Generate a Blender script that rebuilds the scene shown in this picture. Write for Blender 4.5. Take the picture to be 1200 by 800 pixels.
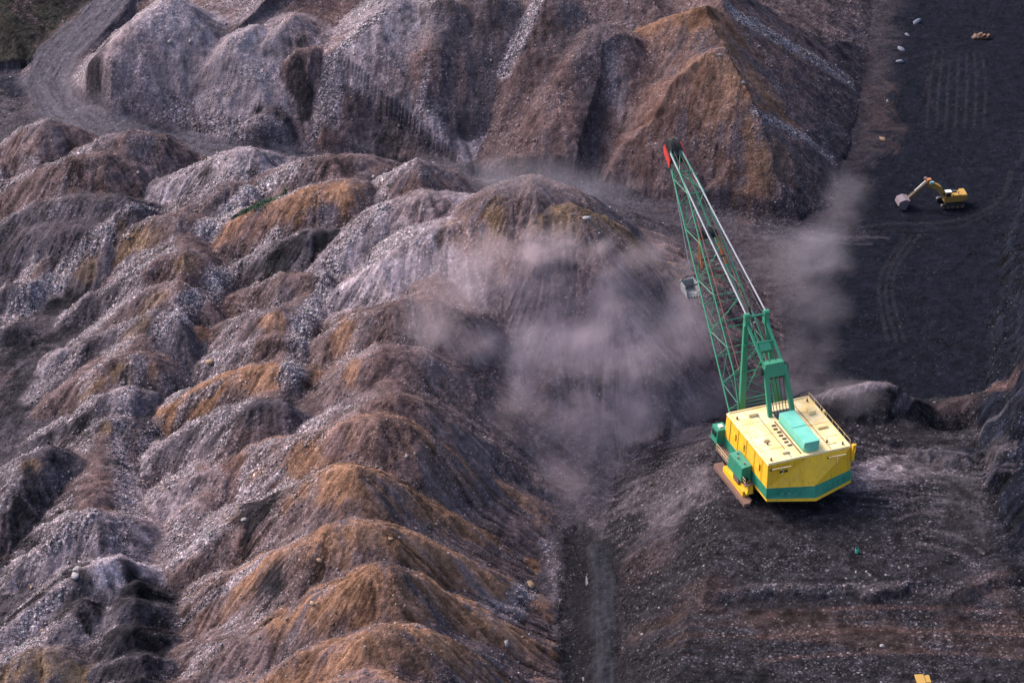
import bpy, bmesh, math, random
import numpy as np
from mathutils import Vector, Matrix

# ------------------------------------------------------------------ camera, sky, sun, exposure
S = bpy.context.scene
R = math.radians
for o in list(bpy.data.objects): bpy.data.objects.remove(o)
cd = bpy.data.cameras.new('camera'); cam = bpy.data.objects.new('camera', cd); S.collection.objects.link(cam)
cd.sensor_width = 36.0; cd.lens = 18.0 / math.tan(R(12.0)); cd.clip_start = 1.0; cd.clip_end = 12000
cam.location = (0.0, -313.666, 196.0); cam.rotation_euler = (R(90 - 32.0), 0, 0)
S.camera = cam
SUN_EL, SUN_AZ = 42.0, 303.0          # compass: 0 = +y, 90 = +x
w = bpy.data.worlds.new('World'); S.world = w; w.use_nodes = True
nt = w.node_tree; bg = nt.nodes['Background']; sky = nt.nodes.new('ShaderNodeTexSky')
sky.sky_type = 'NISHITA'; sky.sun_disc = False; sky.sun_elevation = R(SUN_EL); sky.sun_rotation = R(SUN_AZ)
sky.air_density = 1.0; sky.dust_density = 3.0; sky.ozone_density = 1.0
nt.links.new(sky.outputs[0], bg.inputs[0]); bg.inputs[1].default_value = 0.09
sl = bpy.data.lights.new('sun', 'SUN'); sun = bpy.data.objects.new('sun', sl); S.collection.objects.link(sun)
sl.energy = 1.4; sl.angle = R(26); sl.color = (1.0, 0.92, 0.87)
az = R(SUN_AZ); el = R(SUN_EL)
sdir = Vector((math.sin(az) * math.cos(el), math.cos(az) * math.cos(el), math.sin(el)))
sun.rotation_euler = (-sdir).to_track_quat('-Z', 'Y').to_euler(); sun.location = sdir * 400
S.view_settings.view_transform = 'Standard'; S.view_settings.look = 'None'; S.view_settings.gamma = 1.0
S.view_settings.use_curve_mapping = False; S.view_settings.exposure = 1.8
S.cycles.max_bounces = 5; S.cycles.diffuse_bounces = 2; S.cycles.volume_bounces = 3
S.cycles.volume_max_steps = 64
S.cycles.use_denoising = True; S.cycles.use_adaptive_sampling = True

random.seed(7)
# ------------------------------------------------------------------ the lie of the land (metres; dragline pad = 0)
RIDGES = [  # (bank, soil, slope, crest radius, crest line)
 ('C','b',0.72,2.2,[(-26,34.8,4),(-21,36.4,9),(-15.4,36.7,12),(-8.5,38.8,9),(-1.4,40.7,4)]),
 ('C','g',0.7,2.5,[(-35.5,18,0),(-27.4,23,5),(-20.7,27.5,8),(-13.8,29.6,10),(-5.6,31.2,8)]),
 ('C','b',0.72,2.4,[(-12.9,19.9,6),(-8.1,20.7,11),(-2.7,22.1,14.5),(3.4,23.3,16),(10.9,24.9,13),(19.4,29.2,5),(24,32.5,-2)]),
 ('C','y',0.72,2.2,[(-2,17.5,10),(4,17.9,13),(10.7,18.9,13.5),(18.4,22.8,7),(24.3,25.2,-1)]),
 ('C','g',0.7,2,[(-27.5,11.7,2),(-20.4,13,7),(-14.5,16.9,10),(-9.4,18.4,11)]),
 ('C','b',0.72,2.2,[(-34,-2.6,-3),(-28,-2.8,3),(-23.7,-1.3,6),(-17.8,-1.9,8),(-12,-0.8,8),(-5.2,0.5,4),(1.3,-1.7,-2)]),
 ('C','b',0.7,2.4,[(-28.3,-17,1),(-23.9,-15.1,5),(-18.8,-13.6,7),(-12.6,-12.5,6),(-5.1,-12.4,1),(2.6,-14.5,-6)]),
 ('C','b',0.74,1.6,[(-24.5,-27.1,4),(-21.2,-28.4,7),(-16.7,-28.4,8.5),(-12.1,-27.5,7),(-7.7,-26.5,3),(-3.1,-24.9,-2),(3.1,-24.9,-8)]),
 ('C','o',0.74,1.6,[(-44.5,-26.8,-4),(-36.8,-27.8,0),(-30.2,-31.1,4),(-23.2,-33.5,8),(-18.6,-34.2,9),(-15,-34,8),(-10.7,-32.8,4),(-4.9,-31.3,-2),(1.2,-31.7,-7)]),
 ('C','o',0.74,1.6,[(-35.5,-42.8,0),(-28.4,-44.2,5),(-24.7,-45,8),(-21.1,-46,9),(-17.8,-45,7),(-11.7,-44.4,2),(-4.7,-43.7,-4),(1.4,-43,-9)]),
 ('C','o',0.74,1.6,[(-38,-54.4,-3),(-33.1,-55.5,1),(-28.2,-57.2,5),(-24.6,-58.4,8),(-20.5,-58.4,8.5),(-16.3,-57.8,7.5),(-11.3,-55.9,4),(-4.6,-54.3,-2),(2.3,-53.2,-8)]),
 ('C','o',0.74,1.6,[(-28.8,-67.3,1),(-25.4,-67.6,4),(-21.2,-68.2,6.5),(-18.3,-67.8,8),(-15.4,-67.4,8),(-11,-65.5,5),(-8.2,-65.1,2),(-2.2,-64.1,-3),(4,-62,-9)]),
 ('C','o',0.74,1.6,[(-32.2,-79.8,-1),(-26.5,-80.5,4),(-22.5,-80.4,6),(-18.4,-80.7,8),(-15.3,-79.7,8),(-10.6,-77.9,6),(-4.3,-74.8,0),(2.2,-72.3,-7)]),
 ('C','o',0.74,1.6,[(-28.1,-88.8,2),(-22.8,-88.2,5),(-18,-88.6,7.5),(-13.4,-88.5,7),(-6.3,-84.2,1),(0,-80.1,-6)]),
 ('C','o',0.74,1.6,[(-27.3,-97.4,3),(-22.2,-97.1,6),(-17.1,-96.7,7.5),(-12.1,-95.8,6),(-2.1,-89.2,-5)]),
 ('C','b',0.74,1.6,[(-41.5,-66.6,-6),(-37.2,-68.9,-3),(-34.3,-69.4,-2),(-31,-69.6,-3),(-28.4,-69.2,-6)]),
 ('C','b',0.74,1.4,[(-48.5,9.4,-4),(-44.6,8.2,-1),(-39.7,5.8,2),(-35.5,3.8,3.5),(-31.6,3.6,3),(-27.2,5.4,-1)]),
 ('C','b',0.74,1.3,[(-49.6,1,-5),(-45.5,1.1,-3),(-41.8,-0.1,-1),(-36.6,-1.7,2),(-32.2,-2.2,2),(-29.4,-1.2,0)]),
 ('C','o',0.74,1.4,[(-54.1,-11.1,-6),(-48.9,-9.8,-3),(-43.7,-9.9,0),(-39.3,-10.4,2),(-33.4,-11,3),(-30.1,-9.3,1)]),
 ('C','d',0.74,1.4,[(-55.3,-22.8,-8),(-51.6,-20.5,-5),(-47.1,-19.8,-2),(-42.2,-20.2,1),(-37.2,-21.2,3),(-32.6,-21.4,3),(-30,-20.1,0)]),
 ('C','g',0.72,1.6,[(-55.1,-34.1,-9),(-50.4,-31,-6),(-45.5,-29.5,-4),(-41.1,-29.5,-3)]),
 ('C','b',0.74,1.6,[(-48.6,-51.9,-9),(-45.3,-48.1,-6),(-41.2,-46.3,-3),(-37,-45.4,-1)]),
 ('C','d',0.74,1.4,[(-43.8,26.6,-1),(-39.5,26.3,2),(-33.6,25.8,5),(-28.4,25.8,5),(-24.9,26.5,3)]),
 ('C','b',0.74,1.4,[(-49.8,15.4,-4),(-45,16.8,-2),(-40.8,16.7,0),(-36.6,16.2,2.5),(-29.4,14.5,3.5),(-27.1,15.7,2)]),
 ('C','o',0.74,1.6,[(-63.6,30.4,-6),(-58.7,32.3,-4),(-52.4,35,-1),(-45.2,36,2.5),(-39.4,35.9,5),(-35.2,35.1,7),(-28.1,36.5,8.5),(-24.6,37.1,8),(-21.3,39.8,4)]),
 ('C','b',0.74,1.8,[(-54.2,43.6,-2),(-47.8,46.2,1),(-43.3,46.1,3.5),(-35.9,45.6,7),(-30.1,45.5,8.5),(-23,47.2,7),(-18.8,48.9,4)]),
 ('C','g',0.74,1.8,[(-72.9,46,-5),(-66,50.8,-2),(-58.7,52.6,0.5),(-52.7,52.9,3),(-47.1,52.5,6),(-43.6,52.2,6.5),(-38.6,54.2,3)]),
 ('C','b',0.74,1.5,[(-62.5,45.4,-4),(-56.5,45.9,0),(-48.4,43.1,4),(-44.1,43.1,4),(-41.7,44,2)]),
 ('C','b',0.74,1.4,[(-77.2,34.9,-8),(-71.7,37.7,-5),(-66.5,38.5,-2),(-59.7,37.6,1),(-55.2,36.3,2),(-49.6,36.4,1)]),
 ('C','d',0.74,1.4,[(-74.6,18.3,-9),(-68,22.4,-5),(-63.3,22.8,-2),(-57.7,22,1.5),(-52.5,22.4,3),(-50.1,23,2),(-47.8,24.6,-1)]),
 ('C','b',0.74,1.4,[(-74.3,7.1,-10),(-69.2,11.2,-7),(-64.2,13.1,-4),(-58.5,15.4,0),(-52.6,14.1,2),(-50.7,14.7,1),(-49.1,16.6,-2)]),
 ('C','d',0.74,1.2,[(-66,9,-5),(-62,9.6,-3),(-56,8.1,0),(-52,7.5,0),(-50.2,8.3,-2)]),
 ('C','b',0.74,1.3,[(-76,-7.1,-11),(-71,-3.3,-8),(-66.4,-2.2,-5),(-62.1,-3.2,-2),(-58.2,-2.1,-1),(-55.6,-1.7,-2)]),
 ('C','d',0.74,1.2,[(-70.9,-12.8,-9),(-67.1,-10.7,-7),(-62.4,-10.1,-4),(-58,-9.1,-3),(-56.2,-8.7,-4)]),
 ('C','d',0.74,1.2,[(-66.7,-18.4,-8),(-62.9,-16.4,-5.5),(-59.8,-15.2,-4),(-57.4,-14.5,-4.5)]),
 ('C','g',0.74,1.2,[(-76.9,-1.9,-11),(-75,4.3,-9),(-71.5,8.7,-7)]),
 ('C','b',0.74,1.4,[(-99.8,64.9,-4),(-90.7,66.7,-1),(-86.7,68.1,2),(-82.4,66.8,4),(-78.3,67.1,3),(-73.6,66.7,1)]),
 ('C','b',0.74,2,[(-97.1,49.9,-6),(-88.6,54.2,-2),(-82.8,54.2,1),(-76,54.2,3.5),(-69.8,54.5,4),(-64.8,55.1,2),(-59.4,56.7,-3)]),
 ('C','b',0.74,1.8,[(-79.2,60.8,-1),(-76.2,61.5,1),(-71.9,60.2,3.5),(-66.8,60.9,5),(-60.3,61.5,3.5),(-54.7,62.1,-1)]),
 ('C','d',0.74,2,[(-95.4,40.1,-8),(-86.8,43,-4),(-80.4,45.3,-1),(-73,45,1),(-64.8,43.8,1.5),(-59.6,46.5,-2)]),
 ('C','d',0.74,1.8,[(-94.1,32.1,-10),(-86.3,38.9,-6),(-81,40.6,-3),(-75.3,40.3,-1.5),(-68,38.8,-1),(-64.8,40.3,-4)]),
 ('C','d',0.74,1.5,[(-91.3,17.6,-11),(-86.5,23.3,-8),(-82.7,26.8,-6),(-78.7,28.2,-6),(-76,27.4,-8)]),
 ('C','d',0.78,1,[(-88,7.4,-11),(-83.4,14.1,-8),(-79.6,16.4,-7),(-77,14.9,-8)]),
 ('C','d',0.78,0.9,[(-79.6,-40.2,-9),(-75.6,-34.8,-7),(-72.1,-32.4,-5),(-69.5,-26.9,-3),(-67.1,-24.5,-3),(-63.5,-24.9,-5)]),
 ('C','g',0.78,0.8,[(-70.1,-46.5,-9.5),(-67.9,-44.5,-8),(-64.7,-43.8,-6),(-61.4,-40.7,-4),(-58.4,-39.7,-3),(-55.9,-38.6,-4.5)]),
 ('C','g',0.8,0.8,[(-73.2,-62.3,-11),(-69.9,-60.2,-9),(-64.7,-57.6,-6),(-60.5,-55.3,-4),(-56.9,-52.2,-2.5),(-53.6,-50.2,-3),(-51.9,-49.8,-5)]),
 ('C','d',0.8,0.7,[(-55.1,-54.5,-7),(-53.1,-54.8,-5),(-50.9,-53.9,-4.5),(-48.9,-53.9,-6)]),
 ('C','d',0.8,0.7,[(-55.3,-58.5,-7),(-52.9,-58.5,-5),(-50.4,-57.8,-4.5),(-48.1,-57.2,-6)]),
 ('C','d',0.8,0.7,[(-55.5,-63.6,-7),(-52.5,-63.7,-5.2),(-49.7,-63,-5),(-46.9,-62.8,-6.5)]),
 ('C','d',0.8,0.7,[(-54.1,-69.2,-7),(-51.2,-68.9,-5.5),(-47.9,-68.5,-5),(-45.6,-68.1,-6.5)]),
 ('C','d',0.8,0.7,[(-53.9,-74.3,-7),(-50.5,-74.1,-5.5),(-47.2,-73.8,-5),(-44.6,-73.4,-6.5)]),
 ('C','y',0.76,1.2,[(-71.1,-71.1,-8),(-68,-68.9,-6.5),(-63.5,-68.5,-5),(-59.6,-68.2,-5),(-55.9,-68.5,-7)]),
 ('C','g',0.78,0.9,[(-63.4,-64.1,-8),(-60.3,-61.2,-6),(-57.9,-57.9,-5)]),
 ('C','b',0.76,1.2,[(-42.4,-73.5,-6),(-38,-71.9,-4.5),(-32.9,-73.5,-4),(-29.6,-74.7,-5)]),
 ('C','b',0.7,3,[(0,27.9,10.9),(-5.4,22,8.4),(-10.7,12.4,6.4),(-13.1,4.3,4.9),(-16.5,-9.9,4.4),(-17.9,-23,4.9),(-19.4,-29.2,5.4),(-21.8,-41.3,5.4),(-21.1,-53.9,4.9),(-17.6,-63.3,4.4),(-16.7,-75.6,4.4),(-17.8,-85.3,3.9),(-18.3,-94.7,3.9)]),
 ('C','b',0.7,2,[(-23,46.2,6.7),(-26.9,39.6,6.2),(-29.9,28.4,3.2),(-29.2,17.3,1.7),(-33.8,6.3,1.7),(-34.7,0.2,0.5),(-34,-8.9,1.2),(-36.3,-18.6,1),(-42.5,-28.5,-4.3),(-45.6,-46.4,-7.3)]),
 ('C','b',0.7,2,[(-45.5,55.4,4.2),(-47.7,46.1,2.2),(-56.4,39,0.2),(-52.9,25.3,1),(-52.8,16.6,0.2),(-55,9.8,-1.4),(-59.1,-0.3,-2.6),(-59,-7.5,-4.3),(-60.7,-14.2,-5.3),(-60.3,-37.8,-4.8)]),
 ('C','b',0.7,2,[(-67.3,63.4,3.2),(-70.3,56.9,2.4),(-69.6,46.4,-0.1),(-73.3,41.1,-2.3),(-80.4,29,-7.3)]),
 ('R','o',0.76,0.72,[(23,98.4,6),(27.7,99.1,9),(31.7,98.4,10.5),(37.5,98.2,12),(41.1,97.8,11.5),(50.4,104.4,4.5),(59.7,112.9,-5),(65.6,122.6,-13.5)]),
 ('R','o',0.76,0.72,[(26.3,77.4,-1),(29.4,83.3,4),(32.7,83.8,7),(36.8,85.7,9),(39.1,86.1,9.3),(43.9,86,7),(52.8,93.6,-1.5),(61,107.8,-13)]),
 ('R','o',0.76,0.64,[(38.9,67.3,-7),(42,71.2,-2.5),(46.6,72,0),(50.3,73.9,-3),(56.4,85.2,-12)]),
 ('R','b',0.76,0.64,[(42.1,110.5,13),(48.4,108.8,12),(57.3,113.3,6.5),(64,122.3,-3),(70.6,135.4,-13.5)]),
 ('R','b',0.68,2,[(7.8,85.3,2),(13.7,94.1,8),(16.8,96.1,9),(19.7,94.1,8),(21.7,88.8,2),(21.1,81.9,-5)]),
 ('R','b',0.68,2,[(6.4,102.5,13),(1.9,91.4,6),(-1.2,81.8,-1.5),(-3.9,76.8,-8.5)]),
 ('R','d',0.68,2,[(-12.7,98.6,13),(-15.2,89.2,7),(-16.4,82.3,0),(-17.5,78.3,-7)]),
 ('R','g',0.68,2,[(-22.2,100.6,13),(-26.8,95.7,10),(-33,90.6,6),(-34.8,85.8,0),(-36,80.6,-7)]),
 ('R','d',0.76,0.56,[(-44.3,86.1,-0.5),(-41.1,89.1,5),(-39,91.4,6.5),(-35.9,91.8,6.5),(-33.8,90.1,4)]),
 ('R','d',0.76,0.4,[(-51.7,79.5,-5),(-46.7,80.8,-1.5),(-43.9,81.6,-0.5),(-41.2,80.1,-2),(-38,78.4,-6)]),
 ('R','g',0.76,0.64,[(-47.5,96.1,9),(-51.9,92.6,8),(-56.6,89.3,3.5),(-63.1,86.1,-4)]),
 ('R','g',0.76,0.6,[(-40.5,98.4,10.5),(-45.7,92.9,7),(-48.7,88.6,3),(-51.7,84.6,-1.5)]),
 ('R','g',0.9,2,[(-63.5,100.6,13),(-69.5,95.7,10),(-75.2,88.8,5.5),(-77.4,83.9,3)]),
 ('R','d',0.68,2,[(-4.8,101.4,13.5),(-8.7,91.4,6),(-10.9,81.8,-1.5),(-11.7,75.8,-8.5)]),
 ('B','k',0.72,0.8,[(43.2,-18.6,1),(48.1,-18,3),(52.6,-17.2,3.8),(55.7,-17.1,3.6),(58.4,-17.3,1),(60.8,-20.4,-2)]),
 ('B','k',0.7,1,[(63.7,-14,-3),(67.7,-12.4,-2.5),(72,-12.8,-1)]),
 ('W','c',0.8,0.35,[(55.3,-28.6,0.7),(58.3,-31.3,1.1),(63,-32.3,1.2),(68,-31,1.2),(73.5,-27.8,1.2),(80.3,-24.1,1.2)]),
]
BENCH = [(26.8,-61.9,0),(29,-44.4,0),(28.4,-36.3,0),(30.5,-26.7,0),(34.9,-21.2,0),(45.3,-17.6,0),(51.7,-16.6,0),(56.4,-18.9,0),(58.7,-24.7,0),(66.7,-25.2,0),(71.2,-23.8,0),(99.2,-23.4,0),(91,-57.5,0),(64.1,-58.3,0),(59.6,-60.5,0),(55.6,-58.6,0),(51.1,-59.7,0),(47.8,-61.6,0),(43.5,-59.7,0),(38.3,-60.9,0),(34.5,-59.7,0),(30.4,-61.9,0)]
LOWB = [(24.6,-61.5,-0.9),(63.9,-60.4,-0.9),(101.7,-60.4,-0.9),(84.8,-123,-0.9),(15.1,-123,-0.9),(20.4,-89.2,-0.9),(22.4,-77.9,-0.9),(23.7,-69.4,-0.9)]
ROAD = [(-76,153.6,2),(-78.1,129.8,1),(-82,120,-1),(-86.7,110.5,-3),(-88.3,100.5,-4.5),(-83.7,88.5,-5.2),(-76.5,82.1,-6),(-65.5,78.5,-6.8),(-52.7,75.4,-7.6),(-34,72.7,-9),(-15.4,71,-10.5),(0,68.8,-11.8),(15.3,65.9,-12.8),(30.5,63.2,-13.6),(45.6,60.7,-14.3),(60.7,59.9,-14.9)]
REARFOOT = np.array([(-76,150,0),(-71.3,88.1,-5),(-65.7,81.1,-5.5),(-49.8,77.3,-6.5),(-35,76.5,-7.5),(-15.6,76.1,-9),(0,73,-10),(21.5,68,-11.5),(38.1,63.4,-12.8),(49.5,62.6,-13.4),(57.4,68.4,-14),(63.3,91.9,-14.6),(71.2,127.3,-15),(78.4,161.7,-15),(85.8,194.6,-15),(110,300,-15)])
HILLFOOT = np.array([(-136,94,-4),(-107.7,104.3,-4),(-92.2,107.8,-3.5),(-87.9,116,-3),(-84,127.4,-2),(-81.6,147.3,-1),(-79.9,182.3,0)])
HIGHWALL = np.array([(260,-62,-2),(120,-56,-2),(69,-53,-1.5),(66.5,-46,0),(67.5,-30,0),(70,-12,-3),(73,2,-15),(97.5,94,-15),(118,170,-15),(140,330,-15)])
TRENCH1 = np.array([(12.1,-39.6,-9.5),(12.7,-47.4,-9.5),(12.3,-58.7,-9.5),(11.9,-69.3,-9.5),(11.3,-85.8,-9.5)])
TRENCH2 = np.array([(9.8,-34.8,-10.8),(9.5,-45.8,-10.8),(9,-57.1,-10.8),(9,-67.8,-10.8),(8.6,-84.4,-10.8)])
BASE = [(80,60,-15),(75,100,-15),(95,140,-15),(65,25,-15),(60,5,-15),(90,30,-15),(50,45,-14.5),(45,15,-14),(30,-5,-13),(20,-20,-11.5),(10,-32,-10.5),(10,-52,-10.3),(9,-75,-10.3),(9,-120,-10),(-20,0,-8),(-50,20,-8),(-40,-40,-9),(-60,-60,-11),(-80,-30,-11),(-85,30,-9),(-80,85,-5),(-70,110,-5),(-20,80,-8),(10,70,-10),(45,62,-14),(-60,-110,-11),(30,-110,-9),(-150,0,-9),(0,250,-6),(130,200,-15),(-150,150,-4),(-120,60,-7)]
ROAD = np.array(ROAD)
def sstep(a, b, v):
    t = np.clip((v - a) / (b - a), 0, 1); return t * t * (3 - 2 * t)
_rs = np.random.RandomState(11)
_perm = _rs.permutation(1024).astype(np.int32); _val = _rs.rand(1024).astype(np.float32)
def vnoise(x, y, seed=0):
    x = x + seed * 37.13; y = y + seed * 91.7
    xi = np.floor(x).astype(np.int32); yi = np.floor(y).astype(np.int32)
    fx = (x - xi).astype(np.float32); fy = (y - yi).astype(np.float32)
    fx = fx * fx * fx * (fx * (fx * 6 - 15) + 10); fy = fy * fy * fy * (fy * (fy * 6 - 15) + 10)
    def hsh(a, b): return _val[_perm[(_perm[a & 1023] + b) & 1023]]
    a = hsh(xi, yi); b = hsh(xi + 1, yi); c = hsh(xi, yi + 1); d = hsh(xi + 1, yi + 1)
    return (a + (b - a) * fx) * (1 - fy) + (c + (d - c) * fx) * fy
def fbm(x, y, o=4, seed=0, lac=2.13, g=0.5):
    s = np.zeros(x.shape, np.float32); a = 1.0; t = 0.0; cs, sn = 0.8, 0.6
    for i in range(o):
        s += a * vnoise(x, y, seed + i * 3); t += a; a *= g
        x, y = (x * cs - y * sn) * lac, (x * sn + y * cs) * lac
    return s / t
def segdist(x, y, P):
    """distance to polyline P (n,3), height on it at the nearest point, signed side"""
    best = np.full(x.shape, 1e9, np.float32); zz = np.zeros(x.shape, np.float32); side = np.zeros(x.shape, np.float32)
    for a, b in zip(P[:-1], P[1:]):
        dx, dy = b[0] - a[0], b[1] - a[1]; L2 = dx * dx + dy * dy + 1e-9
        t = np.clip(((x - a[0]) * dx + (y - a[1]) * dy) / L2, 0, 1)
        d = np.hypot(x - a[0] - t * dx, y - a[1] - t * dy)
        m = d < best
        best = np.where(m, d, best); zz = np.where(m, a[2] + (b[2] - a[2]) * t, zz)
        side = np.where(m, dx * (y - a[1]) - dy * (x - a[0]), side)
    return best, zz, side
def inside(x, y, P):
    r = np.zeros(x.shape, bool); n = len(P)
    for i in range(n):
        x0, y0 = P[i][0], P[i][1]; x1, y1 = P[(i + 1) % n][0], P[(i + 1) % n][1]
        if y0 == y1: continue
        c = ((y0 > y) != (y1 > y)) & (x < (x1 - x0) * (y - y0) / (y1 - y0) + x0)
        r ^= c
    return r
REG = ['valley', 'road', 'pit', 'bench', 'lowbench', 'rear', 'hill', 'highwall', 'trench']
NR = 100      # ridge ids start here
def terrain(X, Y):
    X = X.astype(np.float32); Y = Y.astype(np.float32)
    wx = X + 1.7 * (fbm(X / 9, Y / 9, 3, 1) - .5) + .5 * (vnoise(X / 2.2, Y / 2.2, 5) - .5)
    wy = Y + 1.7 * (fbm(X / 9, Y / 9, 3, 2) - .5) + .5 * (vnoise(X / 2.2, Y / 2.2, 6) - .5)
    num = 0; den = 0
    for cx, cy, cz in BASE:
        k = 1 / (((X - cx) ** 2 + (Y - cy) ** 2) / 100 + .5) ** 2; num = num + k * cz; den = den + k
    h = (num / den).astype(np.float32)
    reg = np.zeros(X.shape, np.int32)
    reg[(X > 20 + 0.12 * Y) & (Y > -20)] = 2
    below = np.zeros(X.shape, np.float32)
    def up(hn, code):
        nonlocal h, reg
        m = hn > h; h = np.where(m, hn, h); reg = np.where(m, code, reg)
    # rear bank, hillside, highwall: slopes rising from a foot line
    rfd, rfz, rfs = d, z, s = segdist(wx, wy, REARFOOT); rcap = np.where(s > 0, z + .92 * d + .2, -99); up(np.where(s > 0, np.minimum(z + .54 * d, 22 + .02 * d), -99), 5)
    d, z, s = segdist(wx, wy, HILLFOOT); up(np.where(s > 0, np.minimum(z + .42 * d, 30), -99), 6)
    d, z, s = segdist(X + 2.2 * (fbm(X / 6, Y / 6, 4, 9) - .5) * 2, Y, HIGHWALL)
    st = d + .7 * np.sin(d * 1.3)
    up(np.where(s < 0, np.minimum(z + 1.55 * st, 15), -99), 7)
    for poly, code, sl in ((BENCH, 3, .72), (LOWB, 4, .72)):
        P = np.array(list(poly) + [poly[0]]); d, z, s = segdist(wx, wy, P); ins = inside(wx, wy, poly)
        z0 = poly[0][2] + (.0 if code == 3 else -.012 * np.clip(-50 - Y, 0, 60))
        up(np.where(ins, z0, z0 - sl * np.maximum(d - .6, 0)), code)
    below[:] = 20
    for i, (bank, key, sl, rd, P) in enumerate(RIDGES):
        P = np.array(P); rad = (P[:, 2].max() + 17) / sl + 3
        m = (wx > P[:, 0].min() - rad) & (wx < P[:, 0].max() + rad) & (wy > P[:, 1].min() - rad) & (wy < P[:, 1].max() + rad)
        if not m.any(): continue
        d, z, s = segdist(wx[m], wy[m], P)
        sl2 = sl * (1 - .12 * (vnoise(X[m] / 14, Y[m] / 14, i) - .5))
        hr = z - sl2 * (np.sqrt(d * d + rd * rd) - rd)
        if bank == 'R': hr = np.where(wx[m] > 15, np.minimum(hr, rcap[m]), hr)
        hm = h[m]; k = hr > hm
        hm[k] = hr[k]; h[m] = hm
        q = reg[m]; q[k] = NR + i; reg[m] = q
        q = below[m]; q[k] = (z - hr)[k]; below[m] = q
    # haul road and the drag trench are cut into it
    d, z, s = segdist(wx, wy, ROAD); d = d / (1 + .5 * sstep(-48, -66, X)); k = 1 - sstep(2.4, 4.6, d); h = h * (1 - k) + (z + .12 * np.cos(d * 2.4)) * k; reg = np.where(d < 3.2, 1, reg)
    for P, hw in ((TRENCH1, 1.9), (TRENCH2, 1.2)):
        d, z, s = segdist(wx, wy, P); d = np.maximum(d + 1.7 * (fbm(X / 3.5, Y / 3.5, 3, 33) - .5), 0); k = 1 - sstep(hw, hw + 1.6, d); h = np.where(k > 0, h * (1 - k) + z * k, h); reg = np.where(d < hw + .8, 8, reg)
    return h, reg, below

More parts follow.
